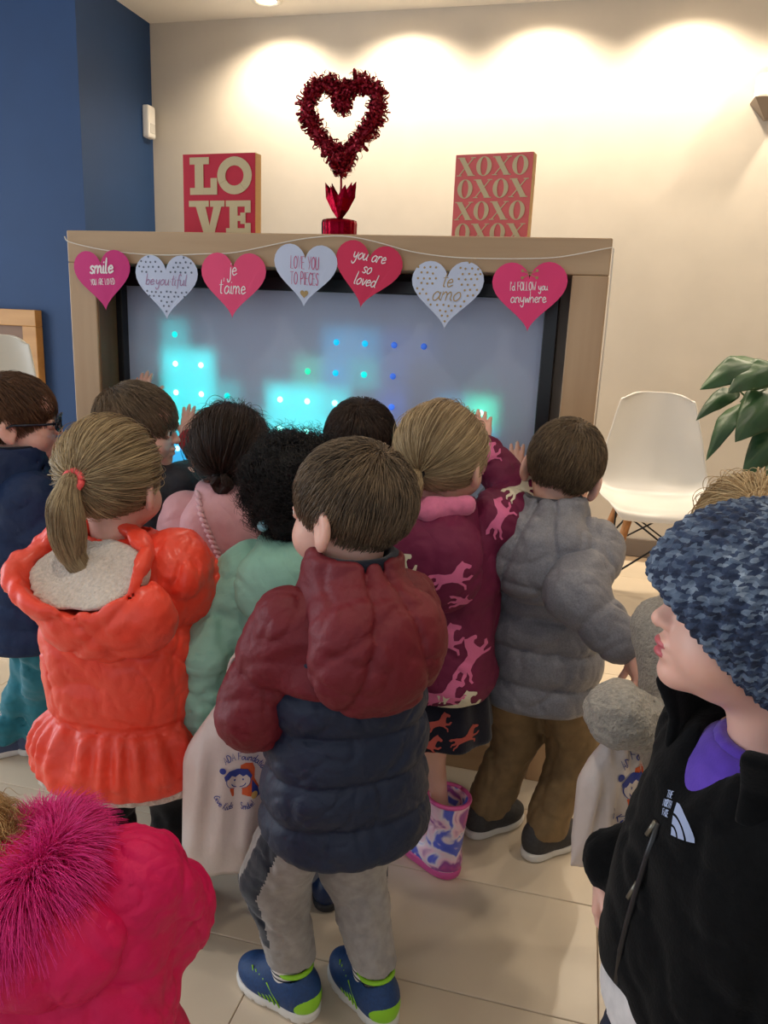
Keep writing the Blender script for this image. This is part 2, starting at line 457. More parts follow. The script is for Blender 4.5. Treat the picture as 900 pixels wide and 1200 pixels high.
# ============================================================ lettering
def SM(s): return ('s', s)
GL = {
 'a': ([[(.75,.75),(.4,1),(.05,.6),(.12,.1),(.45,.02),(.74,.5),(.78,.95),(.78,.3),(.98,.02)]], 1.05),
 'b': ([[(0,2),(0,.1),(.02,.5),(.35,.95),(.7,.6),(.5,.05),(0,.12)]], .9),
 'd': ([[(.75,.7),(.4,1),(.05,.5),(.35,0),(.72,.4),(.8,2),(.78,.3),(.95,0)]], 1.05),
 'e': ([[(.05,.5),(.7,.62),(.45,1),(.08,.6),(.3,.02),(.85,.25)]], .92),
 'f': ([[(.75,1.75),(.5,2),(.3,1.5),(.3,-.6)], [(0,1),(.65,1)]], .75),
 'h': ([[(0,2),(0,0)], [(0,.5),(.35,1),(.65,.7),(.65,0)]], .9),
 'i': ([[(.1,1),(.1,.15),(.32,.02)], [(.1,1.42),(.13,1.5)]], .45),
 'j': ([[(.35,1),(.35,-.5),(.05,-.9),(-.15,-.5)], [(.35,1.42),(.38,1.5)]], .6),
 'l': ([[(.05,2),(.05,.2),(.28,.02)]], .42),
 'm': ([[(0,1),(0,0)], [(0,.6),(.28,1),(.5,.7),(.5,0)], [(.5,.6),(.8,1),(1,.7),(1,.2),(1.2,.02)]], 1.3),
 'n': ([[(0,1),(0,0)], [(0,.6),(.35,1),(.62,.7),(.62,.2),(.8,.02)]], .95),
 'o': ([[(.4,1),(.06,.6),(.15,.1),(.45,.02),(.76,.45),(.62,.92),(.38,1)]], .95),
 'r': ([[(0,1),(0,0)], [(0,.55),(.28,1),(.58,.9)]], .68),
 's': ([[(.6,.85),(.3,1),(.05,.75),(.55,.3),(.35,.02),(0,.15)]], .75),
 't': ([[(.28,1.75),(.25,.2),(.5,.02)], [(0,1.12),(.58,1.16)]], .65),
 'u': ([[(0,1),(.05,.2),(.3,.02),(.62,.4),(.68,1)], [(.68,1),(.68,.2),(.88,.02)]], 1.0),
 'v': ([[(0,1),(.34,.02),(.7,1)]], .8), 'w': ([[(0,1),(.25,.02),(.5,.8),(.75,.02),(1,1)]], 1.12),
 'y': ([[(0,1),(.1,.35),(.38,.2),(.65,.6)], [(.68,1),(.65,-.4),(.35,-.8),(.02,-.45)]], .92),
 "'": ([[(.05,2),(.02,1.6)]], .25), '.': ([[(.05,.6),(.08,.66)]], .3), ' ': ([], .65),
 'A': ([[(0,0),(.4,2),(.8,0)], [(.15,.7),(.66,.7)]], 1.0), 'D': ([[(0,0),(0,2),(.5,1.8),(.75,1),(.5,.2),(0,0)]], 1.0),
 'E': ([[(.65,2),(0,2),(0,0),(.65,0)], [(0,1.05),(.55,1.05)]], .85), 'I': ([[(.05,0),(.05,2)]], .3),
 'L': ([[(0,2),(0,0),(.6,0)]], .8), 'O': ([[(.4,2),(.05,1.5),(.05,.5),(.4,0),(.75,.5),(.75,1.5),(.4,2)]], 1.0),
 'P': ([[(0,0),(0,2),(.5,1.9),(.6,1.4),(.45,1),(0,.95)]], .85), 'R': ([[(0,0),(0,2),(.5,1.9),(.6,1.4),(.45,1),(0,.95),(.65,0)]], .9),
 'S': ([[(.6,1.75),(.3,2),(.02,1.5),(.55,.7),(.35,.02),(0,.3)]], .85), 'T': ([[(0,2),(.8,2)], [(.4,2),(.4,0)]], 1.0),
 'U': ([[(0,2),(.02,.4),(.35,0),(.68,.4),(.7,2)]], .95), 'V': ([[(0,2),(.35,0),(.7,2)]], .95), 'C': ([[(.7,1.7),(.4,2),(.05,1.4),(.05,.6),(.4,0),(.7,.3)]], .9),
 'Y': ([[(0,2),(.38,1)], [(.76,2),(.3,0)]], .95), 'F': ([[(.65,2),(0,2),(0,0)], [(0,1.05),(.55,1.05)]], .8),
 'W': ([[(0,2),(.25,0),(.5,1.4),(.75,0),(1,2)]], 1.2), 'N': ([[(0,0),(0,2),(.65,0),(.65,2)]], .9),
 'K': ([[(0,2),(0,0)], [(.65,2),(0,.9),(.7,0)]], .9), 'G': ([[(.7,1.7),(.4,2),(.05,1.4),(.05,.6),(.4,0),(.72,.3),(.72,.9),(.4,.9)]], .95),
 'H': ([[(0,2),(0,0)], [(.65,2),(.65,0)], [(0,1.05),(.65,1.05)]], .9),
 '!': ([[(.1,2),(.1,.6)], [(.1,.1),(.12,.02)]], .4),
}
SHARP = set('AEILTVYFKWNH')
def catmull(pts, n=5):
    if len(pts) < 3: return [Vector(p) for p in pts]
    P = [Vector(p) for p in pts]; P = [P[0] * 2 - P[1]] + P + [P[-1] * 2 - P[-2]]; out = []
    for i in range(1, len(P) - 2):
        for k in range(n):
            t = k / n
            out.append(.5 * ((2 * P[i]) + (P[i + 1] - P[i - 1]) * t + (2 * P[i - 1] - 5 * P[i] + 4 * P[i + 1] - P[i + 2]) * t * t + (3 * P[i] - P[i - 1] - 3 * P[i + 1] + P[i + 2]) * t ** 3))
    return out + [P[-2]]
def write_flat(text, size, wid, slant=0.0, narrow=1.0, gap=1.0):
    """strokes of a line of text, centred at 0: list of 2-D polylines and the ribbon half width"""
    x = 0; out = []
    for ch in text:
        st, adv = GL[ch]
        for s in st:
            c = [Vector(p) for p in s] if ch in SHARP else catmull(s)
            out.append([((x + p[0] * narrow + slant * p[1]) * size, p[1] * size) for p in c])
        x += adv * narrow * gap
    return [[(px - x * size / 2, py) for px, py in s] for s in out]
def ribbon(bm, pts, wd, place):
    """flat ribbon with rounded ends along a 2-D polyline; place(x, y, lift) gives the 3-D point"""
    P = [Vector(p) for p in pts]
    n = len(P); L = []; Rr = []
    for i in range(n):
        t = (P[min(i + 1, n - 1)] - P[max(i - 1, 0)])
        if t.length < 1e-9: t = Vector((1, 0))
        t.normalize(); nn = Vector((-t.y, t.x)); q = P[i].copy()
        if i == 0: q -= t * wd * .6
        if i == n - 1: q += t * wd * .6
        ww = wd * (.6 if i in (0, n - 1) else 1)
        L.append(bm.verts.new(place(*(q + nn * ww)))); Rr.append(bm.verts.new(place(*(q - nn * ww))))
    for i in range(n - 1): bm.faces.new((L[i], L[i + 1], Rr[i + 1], Rr[i]))
def disc(bm, cx, cy, r, place, n=8, ry=None):
    bm.faces.new([bm.verts.new(place(cx + r * math.cos(2 * PI * k / n), cy + (ry or r) * math.sin(2 * PI * k / n))) for k in range(n)])
def poly_plate(bm, outline, place, th_place):
    """flat plate from a 2-D outline with thickness"""
    a = [bm.verts.new(place(x, y)) for x, y in outline]; b = [bm.verts.new(th_place(x, y)) for x, y in outline]
    n = len(a)
    bm.faces.new(a); bm.faces.new(b[::-1])
    for i in range(n): bm.faces.new((a[i], b[i], b[(i + 1) % n], a[(i + 1) % n]))

# ============================================================ the display kiosk
oak = wood('pale_oak', (196, 164, 128), (176, 142, 106), 2)
oak_h = wood('pale_oak_level', (198, 168, 132), (178, 146, 110), 0)
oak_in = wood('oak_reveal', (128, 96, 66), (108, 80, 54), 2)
black = mat('black_bezel', (14, 14, 17), 0.35)
KX0, KX1, KY, KZ, KD = -1.4025, .0315, 1.943, 1.409, .36
FR = .083
k = empty('light_wall_kiosk', ((KX0 + KX1) / 2, KY, 0), label='tall pale wood kiosk holding a lit white peg light screen', cat='kiosk')
kx = (KX0 + KX1) / 2
def kb(name, lo, hi, m, bev=.003): return boxo(name, (lo[0] - kx, lo[1] - KY, lo[2]), (hi[0] - kx, hi[1] - KY, hi[2]), m, k, bev)
kb('side_board', (KX0, KY, 0), (KX0 + FR, KY + KD, KZ - FR), oak)
kb('side_board', (KX1 - FR, KY, 0), (KX1, KY + KD, KZ - FR), oak)
kb('top_board', (KX0, KY, KZ - FR + .0005), (KX1, KY + KD, KZ), oak_h)
kb('bottom_board', (KX0 + FR + .0005, KY, 0), (KX1 - FR - .0005, KY + .10, FR), oak_h)
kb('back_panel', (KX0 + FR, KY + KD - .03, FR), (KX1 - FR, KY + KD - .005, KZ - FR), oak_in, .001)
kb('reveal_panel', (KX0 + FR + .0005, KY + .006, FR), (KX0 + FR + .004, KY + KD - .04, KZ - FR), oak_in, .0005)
SX0, SX1, SZ0, SZ1, SY = -1.298, -.113, .135, 1.273, KY + .118
bz = .034
bm = bmesh.new()
for lo, hi in (((SX0 - bz, SY - .03, SZ0 - bz), (SX0, SY + .02, SZ1 + bz)), ((SX1, SY - .03, SZ0 - bz), (SX1 + bz, SY + .02, SZ1 + bz)),
               ((SX0, SY - .03, SZ1), (SX1, SY + .02, SZ1 + bz)), ((SX0, SY - .03, SZ0 - bz), (SX1, SY + .02, SZ0))):
    bbox(bm, [lo[0] - kx, lo[1] - KY, lo[2]], [hi[0] - kx, hi[1] - KY, hi[2]], .002, 1)
link('bezel', bm_mesh('bezel', bm), k, black)
kb('filler_panel', (SX1 + bz, SY + .02, FR), (KX1 - FR, SY + .03, KZ - FR), mat('grey_filler', (150, 140, 130), 0.6), .001)
kb('filler_panel', (KX0 + FR + .004, SY + .02, SZ1 + bz), (SX1 + bz, SY + .03, KZ - FR), black, .001)
# translucent white panel in front of a shallow white light box
pm = bpy.data.materials.new('translucent_acrylic'); pm.use_nodes = True
nt = pm.node_tree; nt.nodes.clear(); out = nt.nodes.new('ShaderNodeOutputMaterial'); mx = nt.nodes.new('ShaderNodeMixShader')
tr = nt.nodes.new('ShaderNodeBsdfTranslucent'); tr.inputs[0].default_value = (.93, .95, 1, 1)
df = nt.nodes.new('ShaderNodeBsdfPrincipled'); df.inputs['Base Color'].default_value = srgb(216, 226, 252); df.inputs['Roughness'].default_value = .28
mx.inputs[0].default_value = .34; nt.links.new(tr.outputs[0], mx.inputs[2]); nt.links.new(df.outputs[0], mx.inputs[1]); nt.links.new(mx.outputs[0], out.inputs[0])
me = bpy.data.meshes.new('screen_panel')
me.from_pydata([(SX0 - kx, SY - KY, SZ0), (SX1 - kx, SY - KY, SZ0), (SX1 - kx, SY - KY, SZ1), (SX0 - kx, SY - KY, SZ1)], [], [(0, 1, 2, 3)])
link('screen_panel', me, k, pm)
bm = bmesh.new()
x0, x1, y0, y1 = SX0 - kx - .001, SX1 - kx + .001, SY - KY + .004, SY - KY + .09
bbox(bm, (x0, y1, SZ0), (x1, y1 + .004, SZ1)); bbox(bm, (x0 - .003, y0, SZ0), (x0, y1, SZ1)); bbox(bm, (x1, y0, SZ0), (x1 + .003, y1, SZ1))
bbox(bm, (x0, y0, SZ1), (x1, y1, SZ1 + .003)); bbox(bm, (x0, y0, SZ0 - .003), (x1, y1, SZ0))
link('light_box', bm_mesh('light_box', bm), k, mat('light_box_white', (235, 238, 245), 0.7))
C1, C2, C3, C4 = (.0, 1.0, .86), (.0, .60, 1.0), (.02, 1.0, .50), (.06, .22, 1.0)
LP = .0810; LX = -1.149; LZ = 1.143; LPZ = .0825
bm = bmesh.new(); gy0, gy1 = SY - KY + .014, SY - KY + .088
for i in range(-1, 15):
    x = LX + LP * (i - .5) - kx
    if SX0 - kx < x < SX1 - kx: bbox(bm, (x - .0012, gy0, SZ0), (x + .0012, gy1, SZ1))
for j in range(-1, 15):
    z = LZ - LPZ * (j - .5)
    if SZ0 < z < SZ1: bbox(bm, (SX0 - kx, gy0, z - .0012), (SX1 - kx, gy1, z + .0012))
link('light_grid', bm_mesh('light_grid', bm), k, MATS['light_box_white'])
LED = [(0,0,C1,.35),(0,1,C1,1),(1,1,C1,1),(0,2,C1,1),(1,2,C1,1),(0,3,C1,1),(1,3,C1,1),(2,3,C1,.55),(2,2,C1,.3),(0,4,C2,.8),(1,4,C2,.8),(0,5,C2,1),(1,5,C2,1),
       (0,6,C3,.35),(1,6,C2,.9),(2,4,C2,.6),(2,5,C2,.8),(2,6,C2,.5),(0,7,C2,.8),(1,7,C2,.6),(4,2,C1,1),(5,2,C1,1),(6,2,C1,.7),(4,3,C1,1),(5,3,C1,1),(6,3,C1,.9),(4,4,C1,.9),(5,4,C1,.9),(6,4,C1,.7),
       (3,3,C1,.2),(3,4,C1,.5),(5,1,C3,.28),(6,1,C2,.30),(7,1,C1,.26),(6,0,C2,.26),(7,0,C2,.24),(8,0,C4,.08),(9,0,C4,.04),(8,1,C4,.08),(8,2,C4,.2),
       (11,2,C3,1),(10,2,C2,.25),(11,3,C2,.5),(10,3,C2,.3),(4,5,C2,.6),(5,5,C2,.5)]
led_me = {}
for c, r, colr, st in LED:
    x, z = LX + LP * c, LZ - .0825 * r
    l = bpy.data.lights.new('pixel_lamp', 'POINT'); l.energy = .075 * st; l.color = colr; l.shadow_soft_size = .012
    o = bpy.data.objects.new('pixel_lamp', l); COL.objects.link(o); o.location = (x, SY + .045, z)
    key = (colr, st)
    if key not in led_me:
        bm = bmesh.new(); rr = .0085
        ring = [[bm.verts.new((rr * q * math.cos(2 * PI * j / 12), -h, rr * q * math.sin(2 * PI * j / 12))) for j in range(12)] for q, h in ((1, 0), (.9, .002), (.5, .003))]
        for a, b in zip(ring, ring[1:]):
            for j in range(12): bm.faces.new((a[j], a[(j + 1) % 12], b[(j + 1) % 12], b[j]))
        bm.faces.new(ring[2])
        wht = tuple(min(255, int(255 * (.55 + .45 * q))) if st > .5 else int(255 * q ** .45) for q in colr)
        led_me[key] = bm_mesh('light_peg', bm, True)
        led_me[key].materials.append(mat('peg_%d_%d' % (len(led_me), int(st * 100)), wht, .3, emit=wht, estr=4.0 * st if st > .5 else 1.6 * st ** .6))
    o = link('light_peg', led_me[key], k); o.location = (x - kx, SY - .0005 - KY, z)

# ============================================================ heart garland
g = empty('heart_garland', (kx, KY - .02, 1.41), label='paper heart garland with lettering strung across the top of the kiosk', cat='garland')
string_m = mat('white_string', (236, 228, 214), 0.8)
SP = [(-1.404, 1.392), (-1.388, 1.378), (-1.29, 1.360), (-1.18, 1.351), (-1.09, 1.350), (-.982, 1.355), (-.90, 1.360), (-.77, 1.386), (-.70, 1.398), (-.614, 1.404), (-.53, 1.392), (-.44, 1.371), (-.345, 1.360), (-.253, 1.358), (-.149, 1.360), (-.076, 1.366), (.031, 1.388)]
sp = catmull([(x, z) for x, z in SP], 4)
pts = [(x - kx, .013, z - 1.41) for x, z in sp] + [(KX1 + .004 - kx, .02, 1.385 - 1.41), (KX1 + .006 - kx, .03, 1.2 - 1.41), (KX1 + .004 - kx, .03, .95 - 1.41)]
tube('string', pts, .0016, string_m, g, 6)
HC = [(-1.287, 1.293, .172, 3, (214, 48, 128)), (-1.096, 1.281, .182, 0, (202, 212, 236)), (-.9045, 1.291, .181, 0, (236, 74, 122)), (-.7075, 1.319, .168, -2, (202, 212, 236)),
      (-.545, 1.324, .172, -9, (214, 40, 84)), (-.3435, 1.284, .176, 0, (202, 212, 236)), (-.147, 1.286, .175, 2, (236, 62, 122))]
white_ink, pink_ink, gold_ink, blue_ink = mat('white_ink', (246, 240, 240), .7), mat('rose_ink', (196, 84, 130), .7), mat('gold_ink', (176, 146, 92), .4), mat('slate_ink', (100, 110, 130), .7)
lilac_ink = mat('lilac_ink', (170, 130, 170), .7)
LINES = [[('smile', 0.019, .0026, .006, .22, 1.0, white_ink), ('YOU ARE LOVED', .0078, .0009, -.024, 0, .85, white_ink)],
         [('be.you.tiful', .0135, .0012, -.008, .2, 1.0, lilac_ink)],
         [('je', .0185, .0014, .012, .05, .85, white_ink), ("t'aime", .0185, .0014, -.034, .05, .85, white_ink)],
         [('LOVE YOU', .0155, .0010, .004, 0, .72, pink_ink), ('TO PIECES', .0155, .0010, -.034, 0, .72, pink_ink)],
         [('you are', .0155, .0013, .022, .25, .9, white_ink), ('so', .0155, .0013, -.008, .25, .9, white_ink), ('loved', .0155, .0013, -.037, .25, .9, white_ink)],
         [('te', .0185, .0013, .006, .25, .95, gold_ink), ('amo', .0205, .0013, -.026, .25, 1.05, gold_ink)],
         [("I'd FOLLOW you", .0095, .0010, .002, 0, .82, white_ink), ('anywhere', .0125, .0011, -.026, 0, .9, white_ink)]]
HL = ['magenta heart reading smile', 'pale blue dotted heart reading beyoutiful', "pink heart reading je t'aime", 'pale blue heart reading love you to pieces', 'crimson heart reading you are so loved', 'pale blue gold dotted heart reading te amo', "pink heart reading I'd follow you anywhere"]
def heart2(t): return (16 * math.sin(t) ** 3 / 32, (13 * math.cos(t) - 5 * math.cos(2 * t) - 2 * math.cos(3 * t) - math.cos(4 * t)) / 32)
for n, (hx, hz, wd, tl, colr) in enumerate(HC):
    h = bpy.data.meshes.new('heart_pennant'); bm = bmesh.new(); a = math.radians(tl); lean = .004 * ((n % 3) - 1)
    def pl(x, y, lift=0.0, hx=hx, hz=hz, a=a, wd=wd, lean=lean):
        X = x * math.cos(a) - y * math.sin(a); Z = x * math.sin(a) + y * math.cos(a)
        return (hx - kx + X, .004 + .9 * (X / wd) ** 2 * .012 + lean * Z / .08 - lift, hz - 1.41 + Z)
    ol = [tuple(q * wd for q in heart2(2 * PI * i / 48)) for i in range(48)]
    poly_plate(bm, ol, lambda x, y: pl(x, y, .0008), lambda x, y: pl(x, y, 0))
    m = mat('card_%d' % n, colr, .65, var=.02, vscale=20)
    ho = link('heart_pennant', bm_mesh('heart_pennant', bm), g, m); setp(ho, HL[n])
    for txt, size, wdt, yo, sl, nar, ink in LINES[n]:
        bm = bmesh.new()
        for st in write_flat(txt, size * wd / .175, wdt, sl, nar): ribbon(bm, [(x, y + yo) for x, y in st], wdt, lambda x, y: pl(x, y, .0014))
        link('lettering', bm_mesh('lettering', bm), ho, ink)
    if n in (1, 5):
        bm = bmesh.new(); rr = random.Random(n)
        for i in range(-7, 8):
            for j in range(-7, 7):
                x = (i + .5 * (j % 2) + rr.uniform(-.12, .12)) * .0145; y = j * .0125 + rr.uniform(-.0015, .0015)
                if min(math.hypot(x - ox, y - oy) for ox, oy in ol) < .006 or abs(x) > .08: continue
                ins = False; jn = len(ol) - 1
                for q in range(len(ol)):
                    (xa, ya), (xb, yb) = ol[q], ol[jn]
                    if (ya > y) != (yb > y) and x < (xb - xa) * (y - ya) / (yb - ya) + xa: ins = not ins
                    jn = q
                if not ins: continue
                if n == 1 and -.018 < y < .024: continue
                if n == 5 and ((-.012 < y < .045 and abs(x) < .026) or (-.035 < y < .002 and abs(x) < .042)): continue
                disc(bm, x, y, .0028, lambda u, v: pl(u, v, .0013))
        setp(link('polka_dots', bm_mesh('polka_dots', bm), ho, [gold_ink, blue_ink][0] if n == 5 else blue_ink), kind='stuff')
    if n == 3:
        bm = bmesh.new(); bm.faces.new([bm.verts.new(pl(x * .022, y * .022 - .056, .0014)) for x, y in [heart2(2 * PI * i / 24) for i in range(24)]])
        link('printed_heart', bm_mesh('printed_heart', bm), ho, gold_ink)
    if n == 6:
        bm = bmesh.new()
        for s1 in (-1, 1): ribbon(bm, [(-.017 * s1, .030), (.017 * s1, .046)], .0012, lambda x, y: pl(x, y, .0014))
        for sx in (-1, 1):
            for sy in (0, 1): disc(bm, sx * .017, .030 + .016 * sy, .0035, lambda x, y: pl(x, y, .0015))
        link('printed_arrows', bm_mesh('printed_arrows', bm), ho, gold_ink)

# ============================================================ sign blocks on the kiosk
def block(name, cx, y, zb, wd, ht, th, rz, face_col, edge_m, label):
    o = empty(name, (cx, y, zb), rz, label=label, cat='sign')
    boxo('wood_block', (-wd / 2, 0, 0), (wd / 2, th, ht), edge_m, o, .001)
    boxo('printed_face', (-wd / 2 + .0005, -.0012, .0005), (wd / 2 - .0005, 0, ht - .0005), mat(name + '_face', face_col, .7, var=.03, vscale=15), o, .0003)
    return o
edge = wood('golden_edge', (226, 178, 104), (206, 156, 84), 2)
gold = mat('champagne_print', (206, 188, 146), .55, var=.015, vscale=30)
def letter(o, outlines, y=-.0012, th=.0012):
    bm = bmesh.new()
    for i, ol in enumerate(outlines): poly_plate(bm, ol, lambda x, z: (x, y - th - .00012 * (i % 8), z), lambda x, z: (x, y, z))
    link('letter', bm_mesh('letter', bm), o, gold)
def rect(x0, z0, x1, z1): return [(x0, z0), (x1, z0), (x1, z1), (x0, z1)]
def ringq(cx, cz, ax, az, bx, bz2, n=28):
    return [[(cx + ax * math.cos(2 * PI * i / n), cz + az * math.sin(2 * PI * i / n)), (cx + ax * math.cos(2 * PI * (i + 1) / n), cz + az * math.sin(2 * PI * (i + 1) / n)),
             (cx + bx * math.cos(2 * PI * (i + 1) / n), cz + bz2 * math.sin(2 * PI * (i + 1) / n)), (cx + bx * math.cos(2 * PI * i / n), cz + bz2 * math.sin(2 * PI * i / n))] for i in range(n)]
lv = block('love_sign', -1.043, 2.135, KZ, .228, .228, .034, math.radians(-4), (196, 30, 58), edge, 'square red block sign with gold letters spelling LOVE')
S = .228
def sc(p): return [(x * S - S / 2, z * S) for x, z in p]
letter(lv, [sc(rect(.10, .53, .48, .61)), sc(rect(.17, .53, .29, .96)), sc(rect(.10, .88, .37, .96)), sc(rect(.39, .53, .48, .72))])
letter(lv, [sc(q) for q in ringq(.72, .745, .235, .215, .125, .115)])
letter(lv, [sc([(.16, .44), (.30, .44), (.37, .17), (.44, .44), (.55, .44), (.43, .06), (.29, .06)]), sc(rect(.08, .39, .36, .46)), sc(rect(.38, .39, .58, .46))])
letter(lv, [sc(rect(.60, .06, .94, .14)), sc(rect(.65, .06, .76, .46)), sc(rect(.60, .39, .94, .46)), sc(rect(.70, .225, .87, .285)), sc(rect(.86, .06, .94, .20)), sc(rect(.86, .32, .94, .46)), sc(rect(.80, .19, .87, .32))])
xo = block('kisses_sign', -.279, 2.14, KZ, .205, .222, .034, math.radians(-9), (222, 104, 104), edge, 'coral block sign with gold rows of XOXO letters')
cw, chh = .0475, .054
for r in range(4):
    for c in range(4):
        cx = -.072 + c * cw; cz = .222 - .030 - r * chh
        if (r + c) % 2 == 0:
            a = .0215; b = .0225
            letter(xo, [[(cx - a, cz + b), (cx - a + .015, cz + b), (cx + a, cz - b), (cx + a - .015, cz - b)], [(cx + a - .0035, cz + b), (cx + a, cz + b), (cx - a + .0035, cz - b), (cx - a, cz - b)],
                        rect(cx - a - .003, cz + b - .0022, cx - a + .017, cz + b), rect(cx + a - .010, cz + b - .0022, cx + a + .003, cz + b), rect(cx + a - .017, cz - b, cx + a + .003, cz - b + .0022), rect(cx - a - .003, cz - b, cx - a + .010, cz - b + .0022)])
        else: letter(xo, ringq(cx, cz, .0205, .0235, .009, .0215, 24))

# ============================================================ tinsel heart on its stand
foil = mat('red_foil', (128, 6, 30), .22, metal=1.0, bump=.5, bscale=70, bdist=.004)
tin_m = mat('red_tinsel', (140, 8, 34), .25, metal=.65)
hp = empty('tinsel_heart', (-.693, 2.155, KZ), label='red tinsel heart on a stem in a foil wrapped base', cat='decoration')
lathe('foil_base', [(.044, 0), (.047, .01), (.048, .05), (.046, .058), (.03, .061), (.001, .06)], foil, hp, 60, pleat=.03, npl=17)
tube('stem', [(0, 0, .05), (.002, 0, .15), (0, 0, .205)], .0032, tin_m, hp)
for i in range(9):
    bm = bmesh.new(); a = R0.uniform(-1.0, 1.0) + (PI if i % 2 else 0); tiltx = math.cos(a) * R0.uniform(.35, .75); ty = math.sin(a) * .4; L = R0.uniform(.075, .115); W = R0.uniform(.010, .017)
    d = Vector((tiltx, ty, 1)).normalized(); sd = d.cross(Vector((R0.uniform(-.3, .3), 1, 0))).normalized(); nn = d.cross(sd)
    rows = []
    for t, ww in ((0, .25), (.3, .8), (.65, 1), (1, .05)):
        c = Vector((0, 0, .06)) + d * L * t; q = sd * W * ww
        rows.append([bm.verts.new(c - q), bm.verts.new(c + nn * W * .5 * ww), bm.verts.new(c + q), bm.verts.new(c - nn * .0015)])
    for r1, r2 in zip(rows, rows[1:]):
        for j in range(4): bm.faces.new((r1[j], r1[(j + 1) % 4], r2[(j + 1) % 4], r2[j]))
    bm.faces.new(rows[0][::-1]); bm.faces.new(rows[-1])
    link('foil_leaf', bm_mesh('foil_leaf', bm), hp, foil)
hcv = [(.128 * 1.0 * 16 * math.sin(t) ** 3 / 16 * .93, 0, .30 + .118 * (13 * math.cos(t) - 5 * math.cos(2 * t) - 2 * math.cos(3 * t) - math.cos(4 * t)) / 14) for t in [2 * PI * i / 60 for i in range(61)]]
hcv = [(x * .83, 0, .315 + (z - .30) * .84) for x, _, z in hcv]
tube('heart_core', hcv, .015, tin_m, hp)
bm = bmesh.new()
for i in range(2300):
    u = R0.random() * 60; i0 = int(u); p = Vector(hcv[i0]).lerp(Vector(hcv[min(60, i0 + 1)]), u - i0)
    d = Vector((R0.gauss(0, 1), R0.gauss(0, 1), R0.gauss(0, 1))).normalized()
    rr = R0.uniform(.0050, .0095); off = R0.uniform(.006, .026)
    c = p + d * off; e1 = d; e2 = d.cross(Vector((R0.gauss(0, 1), R0.gauss(0, 1), R0.gauss(0, 1)))).normalized(); ax = e1.cross(e2)
    hw = R0.uniform(.0016, .0030); prev = None; n = 9; sweep = R0.uniform(4.2, 6.2)
    for j in range(n):
        t = -sweep / 2 + sweep * j / (n - 1)
        q = c + (e1 * math.cos(t) * 1.5 + e2 * math.sin(t)) * rr
        cur = (bm.verts.new(q - ax * hw), bm.verts.new(q + ax * hw))
        if prev: bm.faces.new((prev[0], prev[1], cur[1], cur[0]))
        prev = cur
me = bpy.data.meshes.new('tinsel_loops'); bm.to_mesh(me); bm.free()
setp(link('tinsel_loops', me, hp, tin_m), kind='stuff')

# ============================================================ white shell chair by the wall
shell_m = mat('white_shell_plastic', (220, 217, 211), .32)
beech = wood('beech', (206, 148, 96), (186, 126, 78), 2, .4)
wire = mat('black_wire', (18, 17, 17), .4)
def shell(name, parent, k1=1.0, hole=False, top=.0, m=shell_m):
    prof = catmull([(-.245, .405, .19), (-.232, .432, .218), (-.17, .437, .232), (-.06, .425, .24), (.06, .42, .24), (.135, .435, .238), (.185, .49, .232), (.212, .58, .214), (.235, .68 + top * .4, .190), (.255, .77 + top * .8, .165), (.265, .815 + top, .146), (.268, .832 + top, .118)], 4)
    V = []; nu = 20; nv = len(prof)
    for vi, (y, z, wd) in enumerate(prof):
        t = vi / (nv - 1)
        for ui in range(nu + 1):
            u = -1 + 2 * ui / nu; x = wd * math.copysign(abs(u) ** .92, u)
            seatc = max(0, 1 - abs(t - .35) / .4); backc = max(0, min(1, (t - .45) / .25))
            V.append((x, y - backc * .045 * abs(u) ** 2.5, z + seatc * .05 * abs(u) ** 3 - (0.02 * abs(u) ** 4 if t > .9 else 0)))
    F = [(a * (nu + 1) + b, a * (nu + 1) + b + 1, (a + 1) * (nu + 1) + b + 1, (a + 1) * (nu + 1) + b) for a in range(nv - 1) for b in range(nu)]
    me = bpy.data.meshes.new(name); me.from_pydata(V, [], F); me.polygons.foreach_set('use_smooth', [True] * len(F))
    o = link(name, me, parent, m); md = o.modifiers.new('thick', 'SOLIDIFY'); md.thickness = .008; md.offset = 0
    md = o.modifiers.new('sub', 'SUBSURF'); md.levels = 1; md.render_levels = 1
    return o
def chair_base(o, h=.42):
    for sx in (-1, 1):
        for sy in (-1, 1):
            tube('leg', [(sx * .13, sy * .11, h - .01), (sx * .235, sy * .215, 0)], [.017, .0105], beech, o, 12)
    for a, b in (((-.14, -.12, h - .02), (.2, -.18, .16)), ((.14, -.12, h - .02), (-.2, -.18, .16)), ((-.14, .12, h - .02), (.2, .18, .16)), ((.14, .12, h - .02), (-.2, .18, .16)),
                 ((-.14, -.12, h - .02), (-.2, .18, .16)), ((-.14, .12, h - .02), (-.2, -.18, .16)), ((.14, -.12, h - .02), (.2, .18, .16)), ((.14, .12, h - .02), (.2, -.18, .16))):
        tube('strut', [a, b], .004, wire, o, 6)
    boxo('seat_mount', (-.14, -.13, h - .035), (.14, .13, h - .015), wire, o, .004)
c = empty('shell_chair', (.37, 3.56, 0), math.radians(8), 1.09, 'white moulded shell chair on beech legs standing against the beige wall', 'chair', 'white shell chairs')
shell('shell_seat', c, top=.03); chair_base(c)
c = empty('shell_chair', (-2.36, 2.62, 0), math.radians(25), 1.1, 'tall white shell chair at the left edge in front of the wooden wall frame', 'chair', 'white shell chairs')
shell('shell_seat', c, top=.155, m=mat('warm_shell_plastic', (206, 198, 182), .35)); chair_base(c)

